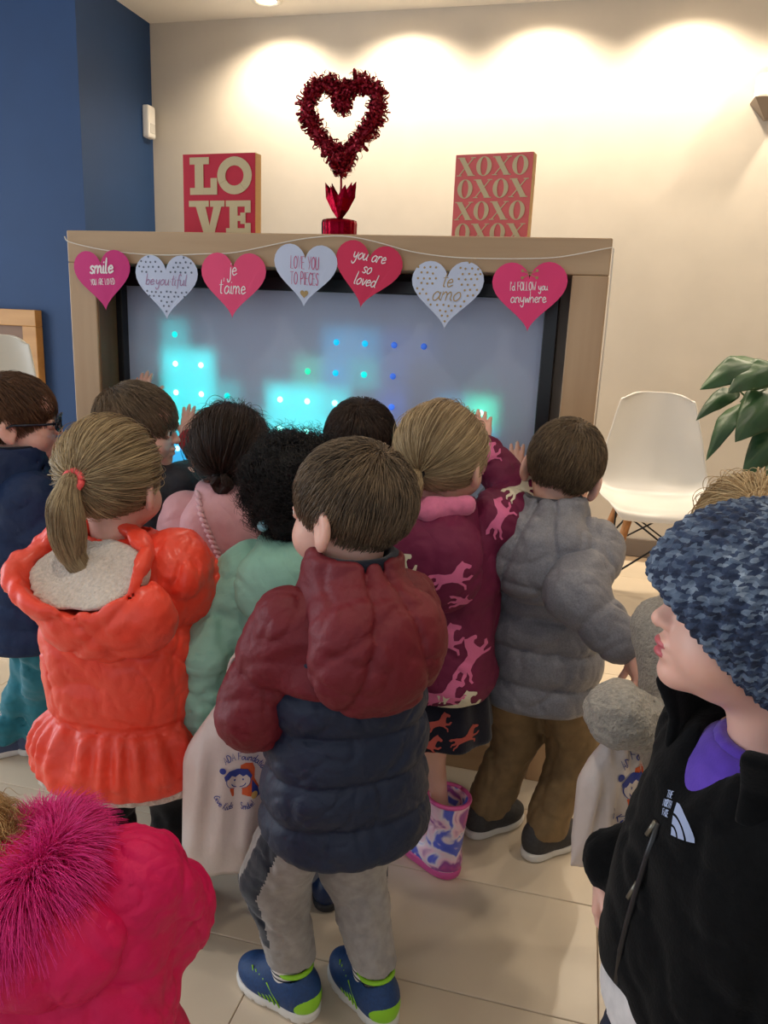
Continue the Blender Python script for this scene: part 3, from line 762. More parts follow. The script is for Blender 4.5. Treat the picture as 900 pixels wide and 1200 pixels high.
# light wood framed board on the blue wall
cb = empty('wooden_wall_frame', (-3.22, BY, .72), label='light wood frame with a brown inner panel on the blue wall at the left edge', cat='frame')
ho = wood('honey_oak', (214, 160, 92), (196, 140, 74), 0)
for n, lo, hi in (('side_rail', (-.42, -.055, -.45), (-.34, -.001, .385)), ('side_rail', (.30, -.055, -.45), (.385, -.001, .385)), ('top_rail', (-.42, -.055, .3855), (.385, -.001, .47)), ('bottom_rail', (-.339, -.055, -.45), (.299, -.001, -.37))):
    boxo(n, lo, hi, ho, cb, .003)
boxo('inner_panel', (-.339, -.02, -.369), (.299, -.001, .385), wood('brown_panel', (140, 98, 58), (120, 82, 46), 0), cb, .001)

# ============================================================ plant
leaf_m = mat('leaf_green', (30, 62, 38), .38, col2=(52, 88, 48), vscale=6, bump=.25, bscale=35, bdist=.004)
stem_m = mat('stem_green', (58, 84, 44), .5)
pl_ = empty('potted_plant', (.93, 3.55, 0), label='leafy green potted plant with broad pointed leaves beside the white chair', cat='plant')
lathe('pot', [(.13, 0), (.16, .02), (.185, .36), (.19, .38), (.17, .385), (.165, .35), (.001, .34)], mat('grey_pot', (96, 92, 90), .5), pl_, 32)
def leaf(b, tip, W, droop, face, curl=.3):
    W = W * 1.3
    b = Vector(b) - Vector(pl_.location); tip = Vector(tip) - Vector(pl_.location); ax = tip - b; L = ax.length; ax.normalize()
    face = Vector(face); sd = ax.cross(face).normalized(); nn = sd.cross(ax).normalized()
    V = []; nv, nu = 18, 10; ph = R0.random() * 6
    for i in range(nv + 1):
        t = i / nv; w = W * (math.sin(PI * min(1, t ** .72)) ** .8 * (1 - .25 * t) + .012 * (1 - t))
        c = b + ax * L * t + Vector((0, 0, 1)) * droop * L * math.sin(PI * t) * .5 + nn * curl * .12 * L * math.sin(PI * t)
        for j in range(nu + 1):
            u = -1 + 2 * j / nu
            V.append(c + sd * w * u + nn * (-.32 * w * abs(u) ** 1.3 + .14 * w * math.sin(10 * t + ph) * abs(u) ** 2 + .05 * w * math.cos(26 * t - 6 * abs(u)) * abs(u)))
    F = [(a * (nu + 1) + q, a * (nu + 1) + q + 1, (a + 1) * (nu + 1) + q + 1, (a + 1) * (nu + 1) + q) for a in range(nv) for q in range(nu)]
    me = bpy.data.meshes.new('leaf'); me.from_pydata([tuple(v) for v in V], [], F); me.polygons.foreach_set('use_smooth', [True] * len(F))
    o = link('leaf', me, pl_, leaf_m); md = o.modifiers.new('thick', 'SOLIDIFY'); md.thickness = .0012
    base = Vector((R0.uniform(-.05, .05), R0.uniform(-.05, .05), .34)); mid = base.lerp(b, .6) + Vector((0, 0, .12))
    tube('stem', catmull([tuple(base), tuple(mid), tuple(b)], 5), .0045, stem_m, pl_, 6)
for a in [((.70, 3.42, 1.10), (.45, 3.36, .99), .060, .22, (.1, -1, .9)), ((.73, 3.40, 1.10), (.55, 3.33, .985), .055, .12, (-.2, -1, .5)), ((.62, 3.5, .99), (.46, 3.42, .86), .035, .2, (-.4, -1, .4)),
          ((.63, 3.40, .945), (.502, 3.30, .715), .040, .22, (-.7, -1, .5)), ((.79, 3.40, 1.0), (.595, 3.28, .80), .085, .25, (-.1, -1, .6)), ((.80, 3.36, .86), (.64, 3.28, .655), .06, .25, (-.2, -1, .4)),
          ((.80, 3.5, .98), (.62, 3.45, .945), .04, .15, (0, -1, .5)), ((.82, 3.4, .76), (.73, 3.3, .60), .04, .2, (-.2, -1, .3)), ((1.0, 3.45, 1.1), (1.2, 3.3, .95), .07, .25, (0, -1, .8)),
          ((1.05, 3.6, 1.0), (1.3, 3.6, .8), .07, .25, (0, -1, .8)), ((.95, 3.4, 1.15), (.9, 3.15, 1.0), .07, .25, (0, -.5, 1)), ((.98, 3.7, 1.15), (1.05, 3.9, 1.05), .06, .2, (0, .2, 1)), ((.88, 3.4, 1.0), (.83, 3.2, .84), .07, .25, (0, -1, .8))]:
    leaf(*a)
# ============================================================ people: the figure builder
def rotz(a): c, s = math.cos(a), math.sin(a); return np.array([[c, -s, 0], [s, c, 0], [0, 0, 1.]])
def rotx(a): c, s = math.cos(a), math.sin(a); return np.array([[1., 0, 0], [0, c, -s], [0, s, c]])
def roty(a): c, s = math.cos(a), math.sin(a); return np.array([[c, 0, s], [0, 1., 0], [-s, 0, c]])
def nrm(v): v = _A(v); return v / (np.linalg.norm(v) + 1e-12)
def ik(s, t, l1, l2, pole):
    s, t = _A(s), _A(t); v = t - s; L = np.linalg.norm(v); L2 = min(L, (l1 + l2) * .995); u = v / L; t = s + u * L2
    a = (l1 * l1 - l2 * l2 + L2 * L2) / (2 * L2); h = math.sqrt(max(l1 * l1 - a * a, 0))
    p = _A(pole) - u * (_A(pole) @ u); p = nrm(p)
    return s + u * a + p * h, t

skin_m = mat('skin', (232, 178, 158), .5, sss=.25, col2=(238, 190, 172), vscale=14, bump=.05, bscale=400, bdist=.0005)
skin2_m = mat('skin_tan', (176, 122, 92), .5, sss=.2, col2=(186, 132, 102), vscale=14)
eye_w = mat('eye_white', (236, 232, 228), .15); eye_i = mat('eye_iris', (52, 34, 26), .1)
lip_m = mat('lip', (196, 98, 106), .4, sss=.2)

def chain(pts, rads, M=None, k=.004):
    return [('u', rcone(pts[i], pts[i + 1], rads[i], rads[i + 1], M), k) for i in range(len(pts) - 1)]

def head_ops(M, ears=True, k=.018):
    o = [('u', ell((0, -.010, .030), (.0745, .090, .078), M), k), ('u', ell((0, .018, -.024), (.060, .066, .072), M), k),
         ('u', ell((.033, .046, -.036), (.030, .028, .030), M), .02), ('u', ell((-.033, .046, -.036), (.030, .028, .030), M), .02),
         ('u', ell((0, .064, -.076), (.022, .018, .016), M), .018), ('u', ell((0, .060, .040), (.050, .024, .034), M), .02)]
    for s in (-1, 1):
        o.append(('s', ell((s * .030, .094, .000), (.020, .014, .013), M), .014))
    o += [('u', rcone((0, .080, .004), (0, .092, -.020), .0055, .0085, M), .010), ('u', ell((0, .0925, -.024), (.0105, .009, .008), M), .005),
          ('u', ell((.009, .085, -.0255), (.0065, .008, .006), M), .004), ('u', ell((-.009, .085, -.0255), (.0065, .008, .006), M), .004),
          ('u', ell((0, .075, -.0455), (.021, .016, .0075), M), .006), ('u', ell((0, .073, -.0575), (.018, .016, .0075), M), .006),
          ('s', rcone((-.018, .0865, -.0515), (.018, .0865, -.0515), .0018, .0018, M), .003)]
    for s in (-1, 1):
        o.append(('s', ell((s * .0055, .089, -.0315), (.0030, .004, .003), M), .002))
    if ears:
        for s in (-1, 1):
            Q = rotz(s * .35)
            o += [('u', ell((s * .077, -.012, -.012), (.0085, .021, .030), M, Q), .006), ('s', ell((s * .0845, -.006, -.008), (.006, .012, .019), M, Q), .004),
                  ('u', ell((s * .073, -.008, -.036), (.007, .010, .010), M), .006)]
    return o

def hand_ops(wr, d, n, side, curl=.35, spread=.10, s=1.0, thumb=.7):
    """palm, five separate fingers; d = finger direction, n = where the palm faces, side = +1 right hand"""
    d = nrm(d); n = nrm(_A(n) - d * (d @ _A(n))); w = np.cross(d, n) * side; wr = _A(wr); o = []
    kn = []
    for i in range(4):
        x = (.0185, .0065, -.0060, -.0175)[i]; y = (.052, .055, .0525, .047)[i]
        K = wr + (d * y + w * x) * s; kn.append(K)
        o.append(('u', rcone(wr + (d * .006 + w * x * .55) * s, K, .0115 * s, .0082 * s), .008))
    o.append(('u', rcone(wr + (d * .012 + w * .010) * s, wr + (d * .030 + w * .016 + n * .006) * s, .012 * s, .011 * s), .008))
    for i in range(4):
        L = (.040, .045, .042, .033)[i] * s; q = kn[i]; dd = nrm(d + w * (.018, .006, -.006, -.018)[i] * spread * 60); c = 0
        rr = (.0066, .0068, .0065, .0058)[i] * s
        for j, (f, cc) in enumerate(((.44, .8), (.31, 1.1), (.25, .8))):
            c += curl * cc; v = dd * math.cos(c) + n * math.sin(c); q2 = q + v * L * f
            o.append(('u', rcone(q, q2, rr * (1 - .09 * j), rr * (1 - .09 * (j + 1))), .003)); q = q2
    b = wr + (d * .018 + w * .019 + n * .003) * s; td = nrm(d * (1 - thumb * .55) + w * thumb + n * .25)
    m = b + td * .022 * s; e = m + nrm(td + d * .25 + n * curl * .6) * .020 * s; e2 = e + nrm(td + d * .3 + n * curl) * .014 * s
    o += [('u', rcone(wr + (d * .012 + w * .010) * s, b, .010 * s, .0088 * s), .006), ('u', rcone(b, m, .0088 * s, .0076 * s), .005), ('u', rcone(m, e, .0076 * s, .0068 * s), .003), ('u', rcone(e, e2, .0068 * s, .0056 * s), .003)]
    return o

class Kid:
    """base figure is 1.02 m tall, faces +y, feet at z = 0; sc scales it"""
    def __init__(s, label, pos, ang, sc=1.0, head=(0, 0, 0), hoff=(0, 0, 0), L=None, R=None, feet=None, skin=None, lean=0.0, hscale=1.0, hip=(0, 0, .45), shz=.772, shw=.112, up=.02):
        s.lean = lean; s.up = up; s.hup = up * 1.8
        s.pos = _A([pos[0], pos[1], 0]); s.ang = math.radians(ang); s.sc = sc; s.R = rotz(s.ang)
        s.root = empty('person', tuple(s.pos), s.ang, sc, label, 'person')
        y, p, r = [math.radians(v) for v in head]
        s.HM = (rotz(y) @ rotx(p) @ roty(r), _A((0, .005, .915)) + _A(hoff)); s.hip = _A(hip); s.skin = skin or skin_m; s.shz = shz
        s.sh = {-1: _A((-shw, lean, shz)), 1: _A((shw, lean, shz))}; s.arm = {}
        for sd, spec in ((-1, L), (1, R)):
            spec = spec or {}
            t = s.w2l(spec['w']) if 'w' in spec else _A(spec.get('l', (sd * .17, .06, .46)))
            sh = s.sh[sd] + _A(spec.get('sh', (0, 0, 0)))
            el, wr = ik(sh, t, .168, .150, spec.get('pole', (sd * .6, -.8, -.2)))
            d = nrm(s.w2ld(spec['dw'])) if 'dw' in spec else nrm(spec['d']) if 'd' in spec else nrm(wr - el)
            nn = s.w2ld(spec['nw']) if 'nw' in spec else _A(spec.get('n', (-sd, .2, 0)))
            s.arm[sd] = dict(sh=sh, el=el, wr=wr, d=d, n=nn, curl=spec.get('curl', .45), spread=spec.get('spread', .06), thumb=spec.get('thumb', .7))
        s.leg = {}
        for sd in (-1, 1):
            f = (feet or {}).get(sd, {})
            an = s.w2l((f['w'][0], f['w'][1], 0)) if 'w' in f else _A(f.get('l', (sd * .062, 0, 0)))
            an = _A((an[0], an[1], an[2] + .06)); h = s.hip + _A((sd * .058, 0, .005))
            a = math.radians(f.get('a', -sd * 8))
            kn, an2 = ik(h, an, .21, .205, f.get('pole', (-math.sin(a), math.cos(a), 0)))
            s.leg[sd] = dict(hip=h, kn=kn, an=an, a=a)
    def w2l(s, p): return (s.R.T @ (_A(p) - s.pos)) / s.sc
    def w2ld(s, d): return s.R.T @ _A(d)
    def add(s, name, ops, res, m, parent=None, **kw):
        return sdf_obj(name, ops, res, m, parent or s.root, **kw)
    def body(s, res=.0056, ears=True, foot=True):
        M = s.HM; o = head_ops(M, ears); nk = tow((0, -.018, -.055), M)
        o += [('u', rcone(nk, (0, -.012 + s.lean, .775), .038, .042), .018)]
        hx, hy = s.hip[0], s.hip[1]
        o += [('u', loft([(.42, hx, hy, .085, .062), (.50, hx, hy, .092, .068), (.60, hx * .5, hy * .5 + s.lean * .45, .088, .064), (.70, 0, s.lean * .75, .095, .064), (.77, 0, s.lean, .080, .050), (.79, 0, s.lean - .005, .045, .04)], rd=.02), .02)]
        for sd in (-1, 1):
            a = s.arm[sd]
            o += [('u', rcone((sd * .05, s.lean, s.shz + .005), a['sh'], .036, .034), .02), ('u', rcone(a['sh'], a['el'], .033, .027), .012), ('u', rcone(a['el'], a['wr'], .027, .0185), .008)]
            o += hand_ops(a['wr'], a['d'], a['n'], sd, a['curl'], a['spread'], 1.0, a['thumb'])
            g = s.leg[sd]
            o += [('u', rcone(g['hip'], g['kn'], .054, .039), .02), ('u', rcone(g['kn'], g['an'], .039, .026), .012)]
            f = _A((-math.sin(g['a']), math.cos(g['a']), 0))
            o += [('u', rcone(g['an'] + _A((0, 0, -.030)), g['an'] + f * .07 + _A((0, 0, -.038)), .020, .014), .012)]
        s.bodyo = s.add('body', o, res, s.skin)
        return s.bodyo
    def eyes(s, lids=True):
        for sd in (-1, 1):
            V = []; c = _A((sd * .029, .0725, .000)); r = .0125
            bm = bmesh.new(); bmesh.ops.create_uvsphere(bm, u_segments=20, v_segments=14, radius=r)
            for v in bm.verts: v.co = Vector(tow(_A((v.co.x, v.co.z, -v.co.y)) + c, s.HM))
            me = bm_mesh('eye', bm, True); o = link('eye', me, s.root, [eye_w, eye_i])
            ax = nrm(_A((sd * .10, 1, -.05)))
            cc = tow(c, s.HM); axw = s.HM[0] @ ax
            me.polygons.foreach_set('material_index', [1 if (np.array(p.center) - cc) @ axw > r * .84 else 0 for p in me.polygons])
            lid = [('u', ell(c, (.0142, .0142, .0142), s.HM), 0), ('s', ell(c, (.0122, .0122, .0122), s.HM), 0), ('s', ell(c + _A((0, .010, -.0005)), (.0135, .02, .0062), s.HM), .001)]
            s.add('eyelid', lid, .0017, s.skin)
            brow = [tuple(tow((sd * x, y, z), s.HM)) for x, y, z in ((.014, .0835, .021), (.027, .0825, .026), (.042, .0745, .022))]
            tube('eyebrow', brow, [.0022, .0028, .0014], s.hmat, s.root, 6)
    # ---------------- clothes
    def jacket(s, m, hem=.40, chest=(.135, .108), waist=(.138, .112), hemr=(.145, .118), seams=(.48, .56, .64, .72), amp=.009, sl=(.060, .058, .044), slseams=(.06, .12, .19, .26),
               res=.0065, collar=.815, name='jacket', sleeves=True, torso=True, wr=.0025, tilt=(0, .1), cuff=None, ang=None, extra=(), neckr=(.062, .056), slamp=.008, pw=2.3, yoke=None, seed=3, sleeve_end=.0, wf=42):
        hx, hy = s.hip[0], s.hip[1]; o = []
        if torso:
            z0 = hem
            prof = [(hem, hx, hy, *hemr), (hem + .04, hx, hy, hemr[0] * 1.0, hemr[1] * 1.0), ((hem + .66) / 2, hx * .6, hy * .6, *waist), (.67, 0, 0, *chest), (.735 + s.up, 0, -.002, chest[0] * .93, chest[1] * .88),
                    (.775 + s.up, 0, -.006, chest[0] * .68, chest[1] * .72), (.795 + s.up, 0, -.008, *neckr), (collar + s.up, 0, -.008, neckr[0] * .95, neckr[1] * .95)]
            prof = [(q[0], q[1], q[2] + s.lean * max(0, min(1, (q[0] - .45) / .32)), q[3], q[4]) for q in prof]
            if yoke is not None: prof = [q for q in prof if q[0] >= yoke + .02]; prof = [(yoke, 0, 0, chest[0] * 1.02, chest[1] * 1.02)] + prof
            o.append(('u', loft(prof, seams, amp, .010, pw, .022, tilt=tilt, wr=wr, ang=ang, seed=seed, wf=wf), .02))
            o.append(('s', rcone((0, -.004 + s.lean, collar + .03 + s.up), (0, -.004 + s.lean, .79 + s.up), neckr[0] - .014, neckr[0] - .020), .006))
        if sleeves:
            o += s.sleeve_ops(sl, slseams, wr, slamp, seed, sleeve_end)
        o += list(extra)
        return s.add(name, o, res, m)
    def sleeve_ops(s, sl=(.060, .058, .044), slseams=(.06, .12, .19, .26), wr=.0025, slamp=.008, seed=3, end=0.0, sides=(-1, 1)):
        o = []
        for sd in sides:
            a = s.arm[sd]; sh = a['sh'] + _A((-sd * .012, 0, -.012)); l1 = np.linalg.norm(a['el'] - sh); u = nrm(a['wr'] - a['el']); we = a['wr'] - u * (.018 + end)
            o.append(('u', rcone(sh, a['el'], sl[0], sl[1], None, [q for q in slseams if q < l1], slamp, .010, wr, 45, seed), .02))
            o.append(('u', rcone(a['el'], we, sl[1], sl[2], None, [q - l1 for q in slseams if q >= l1], slamp, .010, wr, 45, seed + 1), .014))
            o.append(('u', rcone(we - u * .004, we + u * .010, sl[2] * .86, sl[2] * .80), .008))
            o.append(('s', plane(-u, a['wr'] + u * .004), .003))
        # a cut plane per cuff must only trim its own cuff: turn it into a local subtraction
        o2 = []
        for q in o:
            if q[0] == 's': continue
            o2.append(q)
        return o2
    def hood(s, m, lm, c=(0, -.098, .735), r=(.118, .070, .088), rim_c=(0, -.035, .795), rim=(.098, .085), tilt=(-.35, 0), roll=.020, res=.006, wr=.003, lining=True, seams=(), name='hood', skip=2.0, lin_th=.008, tuck=None, seed=5):
        """a hood lying down on the back: puffy sack, hollow on top, rolled rim round the neck"""
        c = _A(c) + _A((0, 0, s.hup)); rim_c = _A(rim_c) + _A((0, 0, s.hup)); r = _A(r); o = [('u', ell(c, r), .02)]
        n = nrm((tilt[1], tilt[0], 1)); e1 = nrm(np.cross((0, 1, 0), n)); e2 = np.cross(n, e1); rc = _A(rim_c)
        o.append(('u', ell(rc - n * .022, (rim[0] + roll * .55, rim[1] + roll * .55, .045), None, np.stack([e1, e2, n], 1)), .03))
        N = 22; pts = [rc + e1 * rim[0] * math.cos(t) + e2 * rim[1] * math.sin(t) for t in [2 * PI * i / N for i in range(N + 1)]]
        for i in range(N):
            mid = (pts[i] + pts[i + 1]) / 2; f = (e2 @ (mid - rc)) / rim[1]
            if f > skip: continue
            rr = roll * (1.0 - .5 * max(0, f))
            o.append(('u', rcone(pts[i], pts[i + 1], rr, rr), .022))
        inner = ell(rc * .62 + c * .38 + n * .012, (rim[0] * .86, rim[1] * .92, r[2] * .62))
        o.append(('s', inner, .014)); o.append(('s', rcone(rc + n * .10, rc - n * .02, rim[0] * .74, rim[0] * .60), .014))
        dsp = (lambda P: wr * wob(P, 30, seed) + crease(P, 34, wr * .9, seed)) if wr else None
        if seams:
            d0 = dsp
            dsp = lambda P: (d0(P) if d0 else 0) + sum(a * np.exp(-(((P - _A(q)) @ nrm(v)) / .007) ** 2) for q, v, a in seams)
        h = s.add(name, o, res, m, disp=dsp)
        if lining:
            lo = [('u', ell(rc * .62 + c * .38 + n * .012, (rim[0] * .86 + .004, rim[1] * .92 + .004, r[2] * .62 + .004)), 0), ('s', plane(-n, rc - n * lin_th), .006)]
            s.add(name + '_lining', lo, res, lm, disp=lambda P: .003 * wob(P, 50, seed + 3) + crease(P, 40, .002, seed))
        return h
    def pouch(s, m, lm, c=(0, -.098, .715), r=(.112, .066, .090), top=.845, k=.055, res=.0057, wr=.0025, seams=(), seed=5, ring=(.074, .070), name='hood', lean=.0):
        """a hood dropped on the back: one soft sack growing out of a collar round the neck"""
        u = s.up; c = _A(c) + _A((0, 0, u)); top = top + u * .5
        o = [('u', loft([(.765 + u, 0, -.012, ring[0] * 1.32, ring[1] * 1.28), (.80 + u, 0, -.014, ring[0] * 1.12, ring[1] * 1.12), (top, lean, -.016, ring[0], ring[1])], rd=.012), .02),
             ('u', ell(c, r), k), ('u', ell(c + _A((0, .012, .045)), (r[0] * .86, r[1] * .9, r[2] * .62)), k * .6),
             ('s', rcone((lean, -.008, top + .05), (0, -.006, .78), ring[0] - .014, ring[0] - .018), .008)]
        def dsp(P):
            d = wr * wob(P, 26, seed) + crease(P, 26, wr * 1.1, seed)
            for q, v, a in seams:
                x = np.abs((P - _A(q)) @ nrm(v)); d = d + a * np.exp(-x / .006) * (P[..., 1] < -.05)
            return d
        h = s.add(name, o, res, m, disp=dsp)
        s.add(name + '_lining', [('u', loft([(.80 + u, 0, -.012, ring[0] - .008, ring[1] - .008), (top - .004, lean, -.013, ring[0] - .008, ring[1] - .008)], rd=.004), 0), ('s', rcone((lean, -.008, top + .05), (0, -.006, .78), ring[0] - .020, ring[0] - .024), .003)], .005, lm)
        return h
    def trousers(s, m, r=(.070, .056, .046), cuff=.075, res=.0078, wr=.0035, wf=40, seed=9, mfn=None, waist=(.108, .092), rib=None):
        o = []; hx, hy = s.hip[0], s.hip[1]
        o.append(('u', loft([(.40, hx, hy, waist[0] * .96, waist[1]), (.47, hx, hy, *waist), (.55, hx, hy, waist[0] * .95, waist[1] * .92)], rd=.03, wr=wr * .5), .02))
        for sd in (-1, 1):
            g = s.leg[sd]; an = g['an'] + _A((0, 0, cuff - .06)) + (g['kn'] - g['an']) * 0
            o += [('u', rcone(g['hip'], g['kn'], r[0], r[1], wr=wr, wf=wf, seed=seed), .025), ('u', rcone(g['kn'], an, r[1], r[2], wr=wr, wf=wf * 1.2, seed=seed + 1), .02)]
        zc = cuff - .012
        o.append(('s', plane((0, 0, 1), (0, 0, zc)), .004))
        return s.add('trousers', o, res, m, mfn=mfn)
    def foot_frame(s, sd, lift=0.0, a=None):
        g = s.leg[sd]; a = g['a'] if a is None else a
        return (rotz(a), _A((g['an'][0], g['an'][1], lift)))
    def sneaker(s, sd, up_m, sole_m, heel_m=None, trim_m=None, k=1.0, lift=0.0, res=.0042, name='sneaker', blocks=False, tongue=None):
        R_, o_ = s.foot_frame(sd, lift); M = (R_, o_)
        def sp(v): return tuple(x * k for x in v)
        sole = [('u', loft([(0.001 * k, 0, -.020 * k, .027 * k, .034 * k), (.006 * k, 0, -.020 * k, .030 * k, .037 * k), (.022 * k, 0, -.020 * k, .030 * k, .038 * k)], rd=.004, M=M, pw=2.2), 0), ('u', loft([(.001 * k, 0, .050 * k, .031 * k, .052 * k), (.006 * k, 0, .050 * k, .036 * k, .058 * k), (.020 * k, 0, .050 * k, .036 * k, .060 * k)], rd=.004, M=M, pw=2.2), .02)]
        if blocks:
            for y in (-.045, -.022, .002, .026, .05, .074, .095): sole.append(('s', rcone(sp((-.06, y, .006)), sp((.06, y, .006)), .0022, .0022, M), .001))
        so = s.add(name, [('u', ell(sp((0, .052, .030)), sp((.0345, .056, .031)), M), .02), ('u', ell(sp((0, .008, .044)), sp((.0315, .052, .042)), M), .02), ('u', ell(sp((0, -.022, .044)), sp((.0295, .0355, .046)), M), .02),
                          ('s', rcone(sp((0, -.012, .13)), sp((0, -.010, .068)), .028 * k, .024 * k, M), .006), ('s', plane((0, 0, 1), sp((0, 0, .014)), M), .002)], res, up_m)
        s.add('sole', sole, res, sole_m, so)
        if heel_m:
            s.add('heel_counter', [('u', ell(sp((0, -.022, .040)), sp((.0310, .0372, .042)), M), 0), ('i', ell(sp((0, -.052, .032)), sp((.05, .032, .022)), M), .004), ('s', plane((0, 0, 1), sp((0, 0, .018)), M), .001)], .0026, heel_m, so)
        if trim_m:
            pts = [tuple(tow(sp((.0265 * math.sin(t), -.008 + .034 * math.cos(t) * (1.1 if math.cos(t) > 0 else .85), .080 + .006 * abs(math.cos(t)))), M)) for t in [2 * PI * i / 24 for i in range(25)]]
            tube('collar_trim', pts, .0042 * k, trim_m, so, 8)
            for sx in (-1, 1):
                for q in range(5):
                    tube('lace_web', [tuple(tow(sp((sx * (.020 + .0028 * q), .045 - .010 * q + .02, .058 - .001 * q)), M)), tuple(tow(sp((sx * (.0325), .036 - .010 * q + .012, .036)), M)), tuple(tow(sp((sx * .0345, .022 - .010 * q + .012, .024)), M))], .0013 * k, trim_m, so, 5)
        if tongue:
            for q in range(4):
                y = .045 - .013 * q
                tube('lace', [tuple(tow(sp((-.018, y, .062 + .004 * q)), M)), tuple(tow(sp((0, y - .004, .068 + .005 * q)), M)), tuple(tow(sp((.018, y, .062 + .004 * q)), M))], .0022 * k, tongue, so, 6)
        return so
    def sock(s, sd, m, z0=.055, z1=.12, r=.031):
        g = s.leg[sd]; a = g['an']
        t = (z1 - a[2]) / max(g['kn'][2] - a[2], 1e-3); b = a + (g['kn'] - a) * t
        return s.add('sock', [('u', rcone(a + _A((0, 0, -.01)), b, r, r + .002), 0), ('u', rcone(a + _A((0, 0, -.015)), a + _A((-math.sin(g['a']) * .03, math.cos(g['a']) * .03, -.02)), r * .9, r * .7), .01)], .004, m)
    # ---------------- hair
    def cap(s, m, grow=.008, face=True, res=.0068, low=-.045, disp=.003, extra=(), seed=21, back=.0):
        M = s.HM
        o = [('u', ell((0, -.013 - back * .5, .032), (.0745 + grow, .090 + grow + back, .078 + grow), M), .015)]
        o += list(extra)
        if face: o.append(('s', ell((0, .105, -.030), (.066, .080, .088), M), .012))
        for sd in (-1, 1): o.append(('s', ell((sd * .088, .010, -.030), (.028, .032, .042), M), .010))
        o.append(('s', plane((0, .35, 1), (0, -.03, low), M), .008))
        s.hmat = m
        s.hair = s.add('hair', o, res, m, disp=(lambda P: disp * wob(P, 70, seed) + .5 * disp * wob(P, 150, seed + 1)) if disp else None)
        return s.hair
    def roots(s, n, rs, low=-.045, frontz=.045, region=None):
        out = []
        while sum(len(q) for q in out) < n:
            d = rs.normal(size=(n * 3, 3)); d /= np.linalg.norm(d, axis=1)[:, None]
            p = d * _A((.0765, .0925, .0805)) + _A((0, -.012, .031))
            ff = ((p - _A((0, .105, -.030))) / _A((.064, .078, .086))); ok = (ff ** 2).sum(1) > 1
            ok &= (p[:, 2] + .35 * (p[:, 1] + .03)) > low
            ear = np.minimum(((p - _A((.088, .010, -.030))) / _A((.026, .030, .040))) ** 2, 9).sum(1); ear2 = np.minimum(((p - _A((-.088, .010, -.030))) / _A((.026, .030, .040))) ** 2, 9).sum(1)
            ok &= (ear > 1) & (ear2 > 1)
            if region is not None: ok &= region(p)
            out.append(p[ok])
        return np.concatenate(out)[:n]
    def pushout(s, p, h):
        c = _A((0, -.012, .031)); r = _A((.0745, .090, .078)) + np.asarray(h)[..., None]
        q = (p - c) / r; k = np.sqrt((q * q).sum(-1)); k = np.minimum(k, 1.0)
        return np.where(k[..., None] < 1, c + (p - c) / np.maximum(k, .3)[..., None], p)
    def short_hair(s, n=3500, L=.035, m2=None, crown=(.01, -.055, .105), lift=.18, messy=.25, rad=.0005, low=-.045, seed=1, steps=6, sweep=(0, 0, 0), front=1.0, wave=0.0, region=None, h1=.007):
        rs = np.random.RandomState(seed); p = s.roots(n, rs, low, region=region); c = _A((0, -.012, .031)); C = _A(crown)
        nn = (p - c) / _A((.077, .093, .081)) ** 2; nn /= np.linalg.norm(nn, axis=1)[:, None]
        t = p - C; t -= nn * (t * nn).sum(1)[:, None]; t /= np.linalg.norm(t, axis=1)[:, None] + 1e-6
        cr = np.cross(nn, t); t = t + .25 * cr * np.exp(-(np.linalg.norm(p - C, axis=1) / .04) ** 2)[:, None] * 2 + _A(sweep)
        cl = wob(p, 90, seed + 3)[:, None] * cr * messy + rs.normal(size=(n, 3)) * messy * .35
        t = t + cl; t /= np.linalg.norm(t, axis=1)[:, None]
        Ls = L * rs.uniform(.6, 1.15, n) * np.where(p[:, 1] > .02, front, 1.0) * np.where(p[:, 2] < 0, .6, 1)
        S = np.zeros((n, steps, 3)); q = p + nn * .001; S[:, 0] = q; hh = rs.uniform(.25, 1, n)
        lf = lift * rs.uniform(.3, 1.5, n)[:, None]
        for j in range(1, steps):
            g = _A((0, 0, -.14)) * (j / steps)
            d = t + nn * lf * (1 - .8 * j / steps) + g
            if wave: d = d + wave * np.stack([np.sin(j * 1.7 + 40 * p[:, 0] + rs.uniform(0, 6.28, n)), np.cos(j * 1.7 + 37 * p[:, 1]), np.sin(j * 1.5 + 30 * p[:, 2])], -1)
            d /= np.linalg.norm(d, axis=1)[:, None]
            q = q + d * (Ls / (steps - 1))[:, None]; q = s.pushout(q, .002 + h1 * hh * min(1, j / 2)); S[:, j] = q
            nn = (q - c) / _A((.077, .093, .081)) ** 2; nn /= np.linalg.norm(nn, axis=1)[:, None]
            t = t - nn * (t * nn).sum(1)[:, None] * .8
        W = S @ s.HM[0].T + s.HM[1]
        return strands('hair_strands', W, rad, m2 or s.hmat, s.hair)
    def tied_hair(s, tie, tail, n=3500, rad=.00055, seed=1, low=-.05, m2=None, tail_w=.02, cover=1.0, loose=.1, tail_taper=.35, h0=.004, part=None, steps0=9):
        """hair combed over the skull to a tie point, then a tail along the given points (head-local)"""
        rs = np.random.RandomState(seed); p = s.roots(n, rs, low); c = _A((0, -.012, .031)); T = _A(tie)
        R_ = _A((.077, .093, .081)); a = (p - c) / R_; a /= np.linalg.norm(a, axis=1)[:, None]; b = (T - c) / R_; kb = np.linalg.norm(b); b /= kb
        om = np.arccos(np.clip(a @ b, -.999, .999)); S = []
        hgt = rs.uniform(.2, 1, n) * .006 + h0; wv = rs.normal(size=(n, 3)) * .004 * (1 + loose * 5 * (rs.uniform(size=n) < loose)[:, None])
